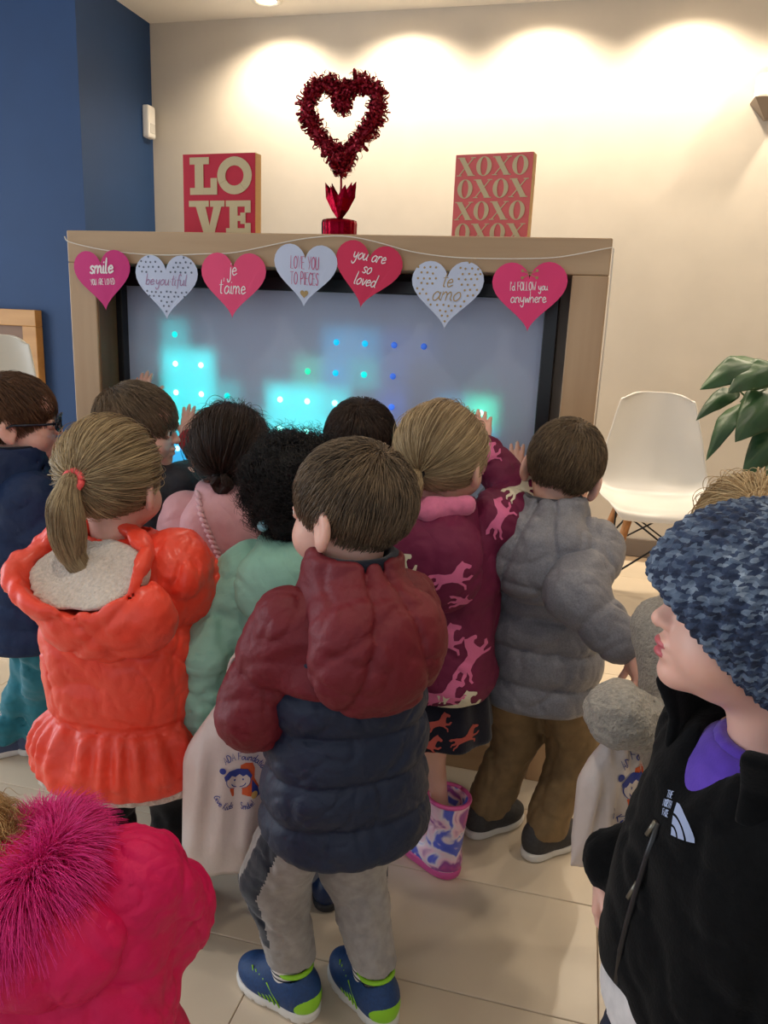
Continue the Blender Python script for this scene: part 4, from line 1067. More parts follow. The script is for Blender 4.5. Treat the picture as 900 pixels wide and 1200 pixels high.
        for j in range(steps0):
            t = j / (steps0 - 1)
            q = (np.sin((1 - t) * om)[:, None] * a + np.sin(t * om)[:, None] * b) / np.sin(om)[:, None]
            rad_ = 1 + (kb - 1) * t ** 3
            S.append(c + q * R_ * rad_[..., None] if np.ndim(rad_) else c + q * R_ * rad_ + q * (hgt * (1 - t ** 4) * min(1, t * 4))[:, None] + wv * math.sin(PI * t))
        tp = _A(tail); off = rs.normal(size=(n, 3)); off /= np.linalg.norm(off, axis=1)[:, None]; off *= (rs.uniform(size=n) ** .5)[:, None]
        ln = rs.uniform(.72, 1.05, n); k = len(tp); kk = 11
        seg = np.concatenate([[0], np.cumsum(np.linalg.norm(np.diff(tp, axis=0), axis=1))]); seg /= seg[-1]
        for j in range(1, kk):
            t = np.clip(j / (kk - 1) * ln, 0, 1); q = np.stack([np.interp(t, seg, tp[:, i]) for i in range(3)], -1)
            wd = tail_w * (np.minimum(1, .32 + 2.2 * t) * (1 - (1 - tail_taper) * np.maximum(0, t - .55) / .45))
            wavy = .004 * np.stack([np.sin(7 * t + 6 * off[:, 0]), np.cos(6 * t + 5 * off[:, 1]), 0 * t], -1)
            S.append(q + off * wd[:, None] + wavy * t[:, None])
        S = np.stack(S, 1); W = S @ s.HM[0].T + s.HM[1]
        return strands('hair_strands', W, rad, m2 or s.hmat, s.hair)
    def curls(s, n=2500, L=.05, amp=.006, rad=.0006, seed=1, low=-.06, steps=14, turns=3.0, lift=.5, m2=None, droop=.5):
        rs = np.random.RandomState(seed); p = s.roots(n, rs, low); c = _A((0, -.012, .031))
        nn = (p - c) / _A((.077, .093, .081)) ** 2; nn /= np.linalg.norm(nn, axis=1)[:, None]
        cl = np.stack([wob(p, 60, seed + i) for i in range(3)], -1)
        t = cl * .8 + rs.normal(size=(n, 3)) * .25; t -= nn * (t * nn).sum(1)[:, None]; t /= np.linalg.norm(t, axis=1)[:, None] + 1e-6
        ax = nn * lift + t * .6 + _A((0, 0, -droop)); ax /= np.linalg.norm(ax, axis=1)[:, None]
        u = np.cross(ax, nn + .3 * t); u /= np.linalg.norm(u, axis=1)[:, None]; v = np.cross(ax, u); ph = 3 * wob(p, 45, seed + 9) + rs.uniform(-.5, .5, n)
        S = np.zeros((n, steps, 3)); Ls = L * rs.uniform(.6, 1.2, n)
        for j in range(steps):
            f = j / (steps - 1); A_ = amp * min(1, 3 * f); an = ph + turns * 2 * PI * f
            q = p + ax * (Ls * f)[:, None] + A_ * (u * np.cos(an)[:, None] + v * np.sin(an)[:, None]); S[:, j] = s.pushout(q, np.full(n, .003))
        W = S @ s.HM[0].T + s.HM[1]
        return strands('hair_strands', W, rad, m2 or s.hmat, s.hair)
    def decal(s, target, outline, c, up, nrm_, size, m, name='print', lift=.0012, parent=None, dens=.008):
        """flat print laid on a garment: outline (2-D) aimed at the garment along -nrm_, in the kid's frame"""
        tm = target.data; key = target.name
        if not hasattr(s, 'bv'): s.bv = {}
        if key not in s.bv:
            s.bv[key] = BVHTree.FromPolygons([v.co for v in tm.vertices], [p.vertices for p in tm.polygons])
        n = Vector(nrm(nrm_)); u = Vector(nrm(up)); u = (u - n * u.dot(n)).normalized(); r = u.cross(n)
        tri = tessellate_polygon([[Vector((x, y, 0)) for x, y in outline]])
        bm = bmesh.new(); vs = [bm.verts.new((x * size, y * size, 0)) for x, y in outline]
        for t in tri:
            try: bm.faces.new([vs[i] for i in t])
            except ValueError: pass
        for _ in range(3):
            es = [e for e in bm.edges if e.calc_length() > dens]
            if es: bmesh.ops.subdivide_edges(bm, edges=es, cuts=1); bmesh.ops.triangulate(bm, faces=bm.faces)
        c = Vector(c); dead = []
        for v in bm.verts:
            q = c + r * v.co.x + u * v.co.y; h = s.bv[key].ray_cast(q + n * .15, -n, .4)
            if h[0] is None: h = s.bv[key].find_nearest(q)
            v.co = h[0] + (h[1] if h[1].dot(n) > 0 else -h[1]) * lift
        me = bpy.data.meshes.new(name); bm.to_mesh(me); bm.free()
        return link(name, me, parent or target, m)
# ============================================================ the children
def nylon(name, c, rough=.42, bump=.35, bs=38, **kw): return mat(name, c, rough + .14, spec=.35, var=kw.pop('var', .06), vscale=12, bump=bump * 1.5, bscale=bs * 1.3, bdist=.005, crumple=kw.pop('crumple', .38), cscale=13, bump2=.12, b2scale=420, **kw)
def cotton(name, c, **kw): return mat(name, c, .85, var=kw.pop('var', .08), vscale=60, bump=.35, bscale=380, bdist=.0012, sheen=.25, spec=.2, **kw)
def tint(h, a, b, r=.42): return hair_mat(h, a, b, r)
white_rub = mat('white_rubber', (226, 222, 214), .5); dark_rub = mat('dark_rubber', (40, 40, 44), .6)
dark_cloth = cotton('dark_cloth', (30, 32, 40)); black_cloth = cotton('black_cloth', (12, 12, 14))

# ---- maroon and navy jacket, grey joggers
m_maroon = nylon('maroon_nylon', (112, 30, 40)); m_navy = nylon('navy_nylon', (30, 40, 62)); m_navyl = cotton('navy_lining', (20, 25, 40))
K7 = Kid('person in a maroon and navy puffer jacket and grey joggers, seen from behind', (-.315, 1.085), 42, 1.0, head=(26, -3, 3), hoff=(0, .01, 0),
         L=dict(w=(-.505, 1.150, .590), pole=(-.55, -.75, -1), curl=.6), R=dict(l=(.12, .20, .52), pole=(1, -.5, -.4)),
         feet={-1: dict(w=(-.405, 1.085), a=30), 1: dict(w=(-.262, 1.118), a=10)})
K7.body(.0046)
K7.hmat = None
K7.cap(tint('hair_brown', (50, 40, 32), (136, 114, 88)), grow=.002, low=-.062)
K7.eyes()
K7.short_hair(10000, .034, low=-.062, crown=(.0, -.06, .100), lift=.12, messy=.14, rad=.0006, seed=3, h1=.009)
K7.jacket(m_navy, hem=.385, chest=(.130, .112), waist=(.138, .120), hemr=(.142, .124), seams=(.445, .52, .595, .66), amp=.011, wr=.003, wf=34, res=.0036, sleeves=False, name='jacket_body', collar=.80, seed=4)
K7.jacket(m_maroon, chest=(.133, .115), yoke=.665, seams=(.715,), amp=.004, wr=.0035, wf=32, sl=(.058, .060, .046), slseams=(.09, .20, .27), slamp=.008, res=.0036, name='jacket_yoke', collar=.815, neckr=(.066, .060), seed=5)
K7.pouch(m_maroon, m_navyl, top=.862, c=(-.004, -.104, .716), r=(.110, .066, .092), seams=(((.042, 0, .75), (1, 0, .28), .009), ((-.045, 0, .75), (1, 0, -.28), .009)), wr=.0036, seed=6, res=.004)
m_jog = cotton('grey_jersey', (158, 152, 146), var=.12); m_stripe = cotton('navy_stripe', (26, 30, 42))
def jog_mi(C):
    out = np.zeros(len(C), int)
    for sd in (-1, 1):
        g = K7.leg[sd]; pts = [g['hip'], g['kn'], g['an']]
        for i in range(2):
            a, b = pts[i], pts[i + 1]; ab = b - a; t = np.clip(((C - a) @ ab) / (ab @ ab), 0, 1); r = C - (a + t[:, None] * ab); rd = np.linalg.norm(r, axis=1) + 1e-6
            side = nrm(_A((sd, -.25, 0))); out |= ((r @ side) / rd > .91) & (rd < .085) & ((C[:, 0] - 0) * sd > 0) & (C[:, 2] > .135)
    return out
K7.trousers([m_jog, m_stripe], r=(.068, .058, .043), waist=(.102, .088), cuff=.110, wr=.004, wf=34, mfn=jog_mi, res=.005)
for sd in (-1, 1):
    g = K7.leg[sd]; t = nrm(g['kn'] - g['an'])
    K7.add('ankle_cuff', [('u', loft([(.104, *(g['an'] + t * .04)[:2], .037, .039), (.12, *(g['an'] + t * .055)[:2], .039, .041), (.155, *(g['an'] + t * .095)[:2], .043, .045)], rd=.006, ang=lambda a, z: .0009 * np.sin(40 * a)), 0)], .004, m_jog)
m_band = bpy.data.materials.new('striped_sock'); m_band.use_nodes = True
_n = m_band.node_tree; _t = _n.nodes.new('ShaderNodeTexCoord'); _w = _n.nodes.new('ShaderNodeTexWave'); _w.bands_direction = 'Z'; _w.inputs['Scale'].default_value = 33.0
_r = _n.nodes.new('ShaderNodeValToRGB'); _r.color_ramp.interpolation = 'CONSTANT'; _r.color_ramp.elements[0].color = srgb(36, 40, 60); _r.color_ramp.elements[1].color = srgb(232, 228, 222); _r.color_ramp.elements[1].position = .35
_n.links.new(_t.outputs['Object'], _w.inputs[0]); _n.links.new(_w.outputs['Fac'], _r.inputs[0]); _n.links.new(_r.outputs[0], _n.nodes['Principled BSDF'].inputs[0])
blue_mesh = mat('navy_mesh', (24, 62, 112), .6, bump=.4, bscale=500, bdist=.001, var=.15, vscale=200); lime = mat('lime_trim', (150, 214, 40), .5)
for sd in (-1, 1):
    K7.sneaker(sd, blue_mesh, white_rub, lime, lime, k=1.08, blocks=True, res=.0032); K7.sock(sd, m_band, .05, .125, .030)

# ---- coral puffer with fleece lined hood, blonde ponytail
m_coral = nylon('coral_nylon', (255, 74, 50), .32, .4, 30, coat=.25, col2=(250, 88, 66)); m_fleece = mat('cream_fleece', (224, 210, 196), .95, var=.12, vscale=160, bump=1.0, bscale=190, bdist=.006, sheen=.4, spec=.1)
K3 = Kid('person in a coral orange puffer coat with a cream fleece hood and blonde ponytail', (-.785, 1.195), 6, .985, head=(-4, -4, -2), hoff=(-.008, .0, .0),
         L=dict(l=(-.10, .20, .52), pole=(-1.2, -.55, -.25)), R=dict(l=(.09, .21, .50), pole=(1.0, -.4, -.5)), feet={-1: dict(l=(-.075, 0, 0), a=10), 1: dict(l=(.075, .0, 0), a=-12)})
K3.body(); K3.cap(tint('hair_blonde', (110, 90, 66), (206, 182, 140)), grow=.008)
K3.eyes()
K3.tied_hair((-.004, -.106, .022), [(-.004, -.106, .022), (-.008, -.122, .018), (-.016, -.128, -.02), (-.020, -.122, -.065), (-.018, -.112, -.11), (.000, -.108, -.135), (.020, -.105, -.15)], 6500, .0005, tail_w=.030, low=-.06, seed=5, loose=.12)
K3.short_hair(1500, .105, crown=(0, -.06, .10), lift=.05, messy=.15, rad=.0005, low=-.075, seed=6, region=lambda p: (p[:, 2] < -.005) & (p[:, 1] < .03), h1=.012)
tie = K3.HM; pts = [tuple(tow((-.005 + .015 * math.cos(t), -.117 + .005 * math.sin(t), .020 + .015 * math.sin(t)), tie)) for t in [2 * PI * i / 16 for i in range(17)]]
tube('hair_tie', pts, .0068, mat('coral_elastic', (250, 96, 96), .7), K3.root, 8)
def gather(a, z): return .006 * np.sin(26 * a + 2 * np.sin(5 * a)) * np.exp(-((z - .435) / .05) ** 2) * (z < .485)
K3.jacket(m_coral, hem=.358, chest=(.150, .122), waist=(.152, .128), hemr=(.185, .155), seams=(.475, .485, .665), amp=.011, sl=(.080, .084, .056), slseams=(.085, .20), slamp=.013, res=.0042, ang=gather, tilt=(0, .05), neckr=(.074, .066), wr=.004, wf=30, seed=7)
K3.add('coat_lining', [('u', loft([(.346, 0, 0, .172, .142), (.372, 0, 0, .176, .146)], rd=.01, wr=.003, wf=120), 0)], .006, m_fleece)
K3.hood(m_coral, m_fleece, c=(.035, -.135, .690), r=(.130, .068, .090), rim_c=(-.020, -.104, .772), rim=(.120, .100), tilt=(-.70, -.12), roll=.015, skip=-.1, wr=.004, lin_th=.004, seams=(((.04, -.18, .70), (.7, .2, .7), .006), ((.04, -.18, .70), (.7, .2, -.7), .006)), seed=8)
K3.trousers(black_cloth, r=(.078, .064, .056), cuff=.05, wr=.006, wf=32)
for sd in (-1, 1): K3.sneaker(sd, dark_cloth, white_rub)

# ---- grey puffer jacket, olive trousers
m_grey = mat('heather_nylon', (116, 117, 126), .50, crumple=.4, cscale=13, col2=(134, 135, 144), vscale=320, detail=2, bump=.5, bscale=34, bdist=.006); m_greyl = cotton('grey_lining', (70, 70, 78))
K9 = Kid('person in a heather grey puffer jacket and olive trousers reaching up to the screen', (-.040, 1.675), -8, .995, head=(6, -10, 12), hoff=(.010, .020, -.006),
         L=dict(w=(-.150, 1.985, .825), dw=(-.12, .42, .9), nw=(0, .9, -.4), sh=(0, .055, .01), pole=(-.8, -.2, -1), curl=.12, spread=.12), R=dict(w=(.135, 1.435, .618), dw=(.25, -.3, -.8), nw=(-.8, 0, .1), pole=(.15, -1, -.6), curl=.75, sh=(.0, -.03, 0)),
         feet={-1: dict(w=(-.128, 1.690), a=-36), 1: dict(w=(.012, 1.650), a=-36)})
K9.body(.0040); K9.cap(tint('hair_ash', (66, 53, 42), (136, 114, 86)), grow=.002); K9.eyes()
K9.short_hair(9000, .028, crown=(.008, -.045, .105), lift=.14, messy=.15, rad=.00058, seed=7, h1=.008)
K9.jacket(m_grey, hem=.385, chest=(.138, .116), waist=(.146, .126), hemr=(.146, .124), seams=(.445, .525, .60, .665), amp=.014, sl=(.068, .062, .046), slseams=(.08, .155, .22), slamp=.008, res=.0045, sleeve_end=.012, seed=11, wr=.003, neckr=(.07, .064))
K9.pouch(m_grey, m_greyl, top=.858, c=(0, -.110, .715), r=(.124, .072, .092), seams=(((.05, 0, .75), (1, 0, .3), .009), ((-.05, 0, .75), (1, 0, -.3), .009), ((0, 0, .70), (.1, 0, 1), .006)), wr=.0034, seed=12, res=.004)
m_olive = mat('olive_twill', (130, 106, 72), .8, var=.12, vscale=40, bump=.3, bscale=300, bdist=.001)
K9.trousers(m_olive, res=.0062, r=(.074, .060, .050), cuff=.066, wr=.005, wf=36, seed=14)
m_char = mat('charcoal_knit', (62, 60, 60), .8, var=.15, vscale=150, bump=.3, bscale=300)
for sd in (-1, 1): K9.sneaker(sd, m_char, white_rub, None, None, k=1.06, tongue=white_rub)

# ---- horse print coat
m_plum = nylon('plum_nylon', (112, 26, 66), .5, .3, 22); m_pinkl = cotton('pink_lining', (224, 124, 162))
K8 = Kid('person in a plum coat printed with horses and tie-dye boots, arm raised to the screen', (-.262, 1.545), -4, 1.01, head=(-12, -4, 0), hoff=(0, 0, .008),
         L=dict(l=(-.10, .20, .50)), R=dict(w=(-.218, 1.79, .925), dw=(-.1, .45, .88), nw=(0, .85, -.45), sh=(0, .03, .03), pole=(1, -.2, -.8), curl=.15, spread=.12),
         feet={-1: dict(w=(-.31, 1.60), a=5), 1: dict(w=(-.215, 1.525), a=62)})
K8.body(.0046); K8.cap(tint('hair_honey', (122, 100, 72), (208, 184, 144)), grow=.008); K8.eyes()
K8.tied_hair((0, -.104, -.018), [(0, -.104, -.018), (-.002, -.118, -.024), (-.006, -.120, -.045), (-.010, -.112, -.075), (-.012, -.105, -.095)], 6000, .0005, tail_w=.020, low=-.055, seed=15, loose=.1)
pts = [tuple(tow((.010 * math.cos(t), -.108 + .003 * math.sin(t), -.019 + .010 * math.sin(t)), K8.HM)) for t in [2 * PI * i / 16 for i in range(17)]]
tube('hair_tie', pts, .0035, mat('dark_elastic', (22, 20, 24), .7), K8.root, 8)
J8 = K8.jacket(m_plum, hem=.435, chest=(.132, .108), waist=(.138, .116), hemr=(.150, .128), seams=(), sl=(.062, .058, .046), slseams=(), seed=17, wr=.005, wf=26, neckr=(.07, .062))
H8 = K8.pouch(m_plum, m_pinkl, c=(0, -.102, .705), r=(.116, .064, .096), wr=.003, seed=18)
K8.add('hood_facing', [('u', rcone((-.065, -.062, .845), (.0, -.095, .838), .022, .026), .015), ('u', rcone((.0, -.095, .838), (.065, -.06, .848), .026, .022), .015), ('s', rcone((0, -.012, .95), (0, -.012, .70), .052, .05), .004)], .005, m_pinkl, disp=lambda P: .003 * wob(P, 60, 4) + crease(P, 60, .003, 5))
HORSE = [(.52,.20),(.47,.17),(.42,.20),(.36,.17),(.32,.06),(.31,-.02),(.40,-.05),(.50,.01),(.54,-.02),(.44,-.12),(.30,-.11),(.26,-.14),(.36,-.24),(.34,-.36),(.30,-.36),(.30,-.26),(.18,-.15),(.05,-.11),(-.10,-.12),(-.20,-.15),(-.28,-.26),(-.38,-.30),(-.42,-.38),(-.46,-.36),(-.43,-.27),(-.33,-.21),(-.27,-.11),(-.36,-.16),(-.46,-.16),(-.52,-.24),(-.55,-.21),(-.48,-.10),(-.34,-.06),(-.33,.02),(-.40,.04),(-.50,.00),(-.58,.06),(-.48,.12),(-.36,.12),(-.26,.13),(-.10,.10),(.06,.11),(.14,.18),(.20,.28),(.28,.35),(.34,.40),(.37,.35),(.46,.30),(.53,.25)]
h_cr, h_pk, h_or = mat('cream_print', (222, 214, 190), .6), mat('pink_print', (222, 110, 158), .6), mat('rust_print', (176, 74, 66), .6)
for tgt, c, ang_, size, m in ((H8, (-.035, -.2, .728), 35, .085, h_cr), (H8, (.0, -.2, .688), 70, .085, h_cr), (H8, (.065, -.2, .735), 10, .075, h_pk), (H8, (.095, -.16, .680), -20, .06, h_pk),
                              (J8, (.045, -.2, .585), 20, .09, h_pk), (J8, (.105, -.2, .555), 60, .085, h_pk), (J8, (.055, -.2, .475), 12, .095, h_pk), (J8, (-.06, -.2, .52), 10, .09, h_pk), (J8, (.09, -.2, .425 + .03), 20, .08, h_cr), (J8, (-.07, -.2, .46), 30, .08, h_cr)):
    a = math.radians(ang_); K8.decal(tgt, [(x * math.cos(a) - y * math.sin(a), x * math.sin(a) + y * math.cos(a)) for x, y in HORSE], c, (0, 0, 1), (.05, -1, .1), size, m, 'horse_print', parent=K8.root)
a8 = K8.arm[1]
for f, ang_, m, ofs in ((.18, 60, h_pk, .0), (.95, 20, h_cr, .02)):
    p = a8['sh'] * (1 - f) + a8['el'] * f; a = math.radians(ang_)
    K8.decal(J8, [(x * math.cos(a) - y * math.sin(a), x * math.sin(a) + y * math.cos(a)) for x, y in HORSE], tuple(p + _A((.02, -.12, .03 + ofs))), (0, 0, 1), (.25, -1, .3), .075, m, 'horse_print', parent=K8.root)
for f, ang_, m in ((.75, 40, h_pk),):
    p = a8['el'] * (1 - f) + a8['wr'] * f; a = math.radians(ang_)
    K8.decal(J8, [(x * math.cos(a) - y * math.sin(a), x * math.sin(a) + y * math.cos(a)) for x, y in HORSE], tuple(p + _A((.02, -.12, .02))), (0, 0, 1), (.25, -1, .1), .065, m, 'horse_print', parent=K8.root)
S8 = K8.add('skirt', [('u', loft([(.335, 0, 0, .142, .122), (.40, 0, 0, .132, .112), (.47, 0, 0, .12, .10)], rd=.008, ang=lambda a, z: .005 * np.sin(9 * a) * (z < .44)), 0)], .006, cotton('navy_print_cloth', (16, 18, 36)))
for c, ang_, size in (((.055, -.2, .40), 15, .055), ((.035, -.2, .355), -5, .06), ((-.05, -.2, .38), 5, .06), ((.10, -.1, .37), 10, .05)):
    a = math.radians(ang_); K8.decal(S8, [(x * math.cos(a) - y * math.sin(a), x * math.sin(a) + y * math.cos(a)) for x, y in HORSE], c, (0, 0, 1), (.1, -1, 0), size, h_or, 'horse_print', parent=K8.root)
def tiedye(name):
    m = bpy.data.materials.new(name); m.use_nodes = True; nt = m.node_tree; tc = nt.nodes.new('ShaderNodeTexCoord'); n = nt.nodes.new('ShaderNodeTexNoise'); n.inputs['Scale'].default_value = 17; n.inputs['Detail'].default_value = 2; n.inputs['Distortion'].default_value = 1.2
    r = nt.nodes.new('ShaderNodeValToRGB'); e = r.color_ramp.elements; e[0].position = .3; e[0].color = srgb(70, 92, 200); e[1].position = .72; e[1].color = srgb(214, 92, 150)
    for p, c in ((.40, (96, 104, 206)), (.45, (232, 214, 222)), (.54, (240, 190, 206)), (.62, (150, 70, 150))): q = e.new(p); q.color = srgb(*c)
    nt.links.new(tc.outputs['Object'], n.inputs[0]); nt.links.new(n.outputs['Fac'], r.inputs[0]); nt.links.new(r.outputs[0], nt.nodes['Principled BSDF'].inputs[0]); nt.nodes['Principled BSDF'].inputs['Roughness'].default_value = .35
    return m
m_td = tiedye('tie_dye_rubber'); m_pk = mat('pink_rubber', (214, 84, 150), .4)
for sd in (-1, 1):
    M = K8.foot_frame(sd, .0); g = K8.leg[sd]
    b = K8.add('rain_boot', [('u', loft([(.03, 0, -.010, .034, .040), (.10, 0, -.014, .036, .042), (.19, 0, -.016, .045, .050)], rd=.006, M=M), .02), ('u', ell((0, .045, .032), (.036, .066, .034), M), .025), ('u', ell((0, -.012, .03), (.034, .042, .034), M), .02), ('s', rcone((0, -.016, .26), (0, -.014, .13), .042, .034, M), .004), ('s', plane((0, 0, 1), (0, 0, .012), M), .002)], .0045, m_td)
    K8.add('boot_sole', [('u', loft([(.001, 0, -.012, .034, .042), (.022, 0, -.012, .037, .045)], rd=.005, M=M), 0), ('u', loft([(.001, 0, .052, .035, .060), (.026, 0, .052, .039, .064)], rd=.005, M=M), .02)], .004, m_pk, b)
    tube('boot_rim', [tuple(tow((.044 * math.cos(t), -.016 + .049 * math.sin(t), .189), M)) for t in [2 * PI * i / 20 for i in range(21)]], .005, m_pk, b, 6)

# ---- mint coat, black curls
m_mint = nylon('mint_nylon', (146, 196, 176), .5, .35, 26, var=.08); m_mintl = cotton('mint_lining', (150, 190, 172))
K5 = Kid('person with black curls in a mint green padded coat beside the coral coat', (-.485, 1.315), 12, .955, head=(10, -6, 4), hoff=(-.01, .012, .0), skin=skin2_m,
         L=dict(w=(-.622, 1.205, .455), pole=(-.6, -.6, .1), curl=.5), R=dict(l=(.12, .18, .52)), feet={-1: dict(w=(-.555, 1.31), a=30), 1: dict(w=(-.43, 1.36), a=10)})
K5.body(); K5.cap(tint('hair_black', (8, 7, 8), (34, 30, 30), .6), grow=.010, low=-.075, disp=.006, res=.006, extra=[('u', ell((0, -.055, -.03), (.062, .05, .06), K5.HM), .03)]); K5.eyes()
K5.curls(4200, .050, .007, .0006, seed=23, low=-.075, lift=.75, droop=.45)
K5.jacket(m_mint, hem=.40, chest=(.140, .114), waist=(.148, .124), hemr=(.165, .140), seams=(.50, .60, .70), amp=.006, sl=(.070, .064, .048), slseams=(.09, .20), seed=25, wr=.005, wf=28, neckr=(.078, .068), collar=.825)
K5.pouch(m_mint, m_mintl, c=(0, -.090, .735), r=(.106, .052, .070), wr=.003, seed=26, ring=(.078, .072))
K5.trousers(cotton('grey_leggings', (120, 118, 124)), r=(.064, .050, .042), cuff=.06, wr=.003)
m_navysh = mat('navy_leather', (26, 48, 86), .3); m_psock = cotton('pink_sock', (232, 170, 196))
for sd in (-1, 1): K5.sneaker(sd, m_navysh, dark_rub, k=.98); K5.sock(sd, m_psock, .05, .085, .029)
bm = bmesh.new(); bmesh.ops.create_uvsphere(bm, u_segments=12, v_segments=8, radius=.011)
for v in bm.verts: v.co += Vector(tow((-.060, -.075, -.045), K5.HM))
link('hair_bead', bm_mesh('hair_bead', bm, True), K5.root, mat('pale_blue_bead', (150, 204, 216), .3))

# ---- dusty pink jacket, low bun
m_rose = nylon('rose_nylon', (208, 158, 164), .45, .35, 28); m_rosel = cotton('rose_lining', (214, 170, 176))
K4 = Kid('person with a dark messy bun in a dusty pink puffer jacket facing the screen', (-.752, 1.59), 18, .985, head=(-4, 0, 2), hoff=(0, .0, .0), skin=skin2_m,
         L=dict(l=(-.12, .20, .54)), R=dict(l=(.12, .20, .54)))
K4.body(); K4.cap(tint('hair_dark', (26, 18, 16), (64, 46, 36)), grow=.002, low=-.06, extra=[('u', ell((0, -.090, -.045), (.026, .022, .024), K4.HM), .012)], disp=.004); K4.eyes()
K4.tied_hair((0, -.095, -.035), [(0, -.095, -.035), (.006, -.112, -.034), (.016, -.110, -.050), (.0, -.105, -.066), (-.016, -.106, -.05), (-.004, -.114, -.036)], 4200, .0005, tail_w=.012, seed=33, loose=.35, h0=.002)
K4.short_hair(700, .05, lift=.75, messy=.9, rad=.0003, seed=35, h1=.02)
J4 = K4.jacket(m_rose, hem=.40, chest=(.134, .110), waist=(.140, .118), hemr=(.148, .126), seams=(.46, .535, .61, .68), amp=.008, sl=(.066, .062, .046), slseams=(.08, .15, .22), seed=27, neckr=(.072, .064))
H4 = K4.pouch(m_rose, m_rosel, c=(0, -.098, .715), r=(.106, .058, .090), wr=.0025, seed=28)
_bv = BVHTree.FromPolygons([v.co for v in H4.data.vertices], [p.vertices for p in H4.data.polygons])
for q in range(16):
    t = q / 15; x0 = -.062 + .075 * t; z0 = .835 - .165 * t; P3 = []
    for dx, dz in ((-.007, .004), (.001, .001), (.008, -.005)):
        h = _bv.ray_cast(Vector((x0 + dx, -.4, z0 + dz)), Vector((0, 1, 0)), .6)
        P3.append(tuple((h[0] if h[0] else Vector((x0, -.15, z0))) + Vector((0, -.004 if dx else -.009, 0))))
    tube('ruffle', P3, [.0035, .0055, .0035], m_rosel, K4.root, 6)
K4.trousers(dark_cloth, cuff=.05)
for sd in (-1, 1): K4.sneaker(sd, m_rosel, white_rub)

# ---- dark haired head between the others
K6 = Kid('person with short dark brown hair mostly hidden behind the boy in maroon', (-.500, 1.765), 0, .995, head=(0, 0, 0), L=dict(l=(-.10, .20, .60)), R=dict(l=(.10, .20, .60)))
K6.body(); K6.cap(tint('hair_deep_brown', (34, 25, 21), (76, 57, 46)), grow=.002); K6.eyes()
K6.short_hair(7000, .034, crown=(.012, -.05, .102), lift=.15, messy=.18, rad=.0006, h1=.01, seed=41)
K6.jacket(nylon('dark_blue_nylon', (28, 36, 58)), sl=(.058, .054, .042), seed=42); K6.trousers(dark_cloth)
for sd in (-1, 1): K6.sneaker(sd, dark_cloth, white_rub)

# ---- boy looking round, both hands up
m_slate = nylon('charcoal_nylon', (40, 42, 50)); m_red = cotton('red_knit', (176, 20, 34))
K2 = Kid('person in a charcoal jacket with red lining, looking right with both hands on the screen', (-1.085, 1.750), 0, .995, head=(-72, -2, 2), hoff=(0, .005, .0),
         L=dict(w=(-1.222, 1.985, .945), dw=(-.05, .35, .95), nw=(0, .9, -.35), sh=(0, .03, .02), pole=(-1, -.2, -.8), curl=.12, spread=.1), R=dict(w=(-1.068, 1.975, .862), dw=(-.08, .40, .92), nw=(0, .9, -.35), sh=(0, .03, .02), pole=(1, -.2, -.8), curl=.10, spread=.14))
K2.body(.0040); K2.cap(tint('hair_mouse', (70, 57, 46), (146, 124, 98)), grow=.002); K2.eyes()
K2.short_hair(8500, .050, crown=(-.01, -.06, .10), lift=.16, messy=.22, rad=.0006, h1=.014, seed=51, front=1.0, sweep=(-.15, .1, 0))
K2.jacket(m_slate, chest=(.130, .108), sl=(.058, .056, .044), seed=52, sleeve_end=.03, neckr=(.07, .062))
for sd in (-1, 1):
    a = K2.arm[sd]; u = nrm(a['wr'] - a['el'])
    K2.add('red_cuff', [('u', rcone(a['wr'] - u * .055, a['wr'] - u * .012, .040, .034), 0)], .005, m_red)
K2.add('red_collar', [('u', rcone((-.045, -.02, .80), (.045, -.02, .80), .034, .034), .02), ('u', rcone((.04, .02, .795), (-.04, .02, .795), .034, .034), .02)], .006, m_red)
K2.trousers(dark_cloth)
for sd in (-1, 1): K2.sneaker(sd, dark_cloth, white_rub)

# ---- navy quilted coat and glasses at the left edge
m_quilt = nylon('navy_quilt', (24, 46, 84), .45, .35, 30)
K1 = Kid('person in a navy quilted hooded coat and dark glasses at the left edge', (-1.325, 1.60), -42, 1.0, head=(-16, 0, 0), hoff=(0, .0, .015), L=dict(l=(-.13, .14, .50)), R=dict(l=(.13, .16, .50)), feet={1: dict(w=(-1.375, 1.665), a=0), -1: dict(w=(-1.45, 1.62), a=0)})
K1.body(); K1.cap(tint('hair_auburn', (58, 38, 28), (122, 86, 58)), grow=.002); K1.eyes()
K1.short_hair(8500, .042, crown=(0, -.05, .10), lift=.12, messy=.18, rad=.0006, h1=.012, seed=61, wave=.1)
fr = mat('navy_frame', (20, 30, 48), .25); gl = mat('clear_lens', (235, 240, 245), .02, trans=1.0)
G_ = empty('glasses', (0, 0, 0)); G_.parent = K1.root
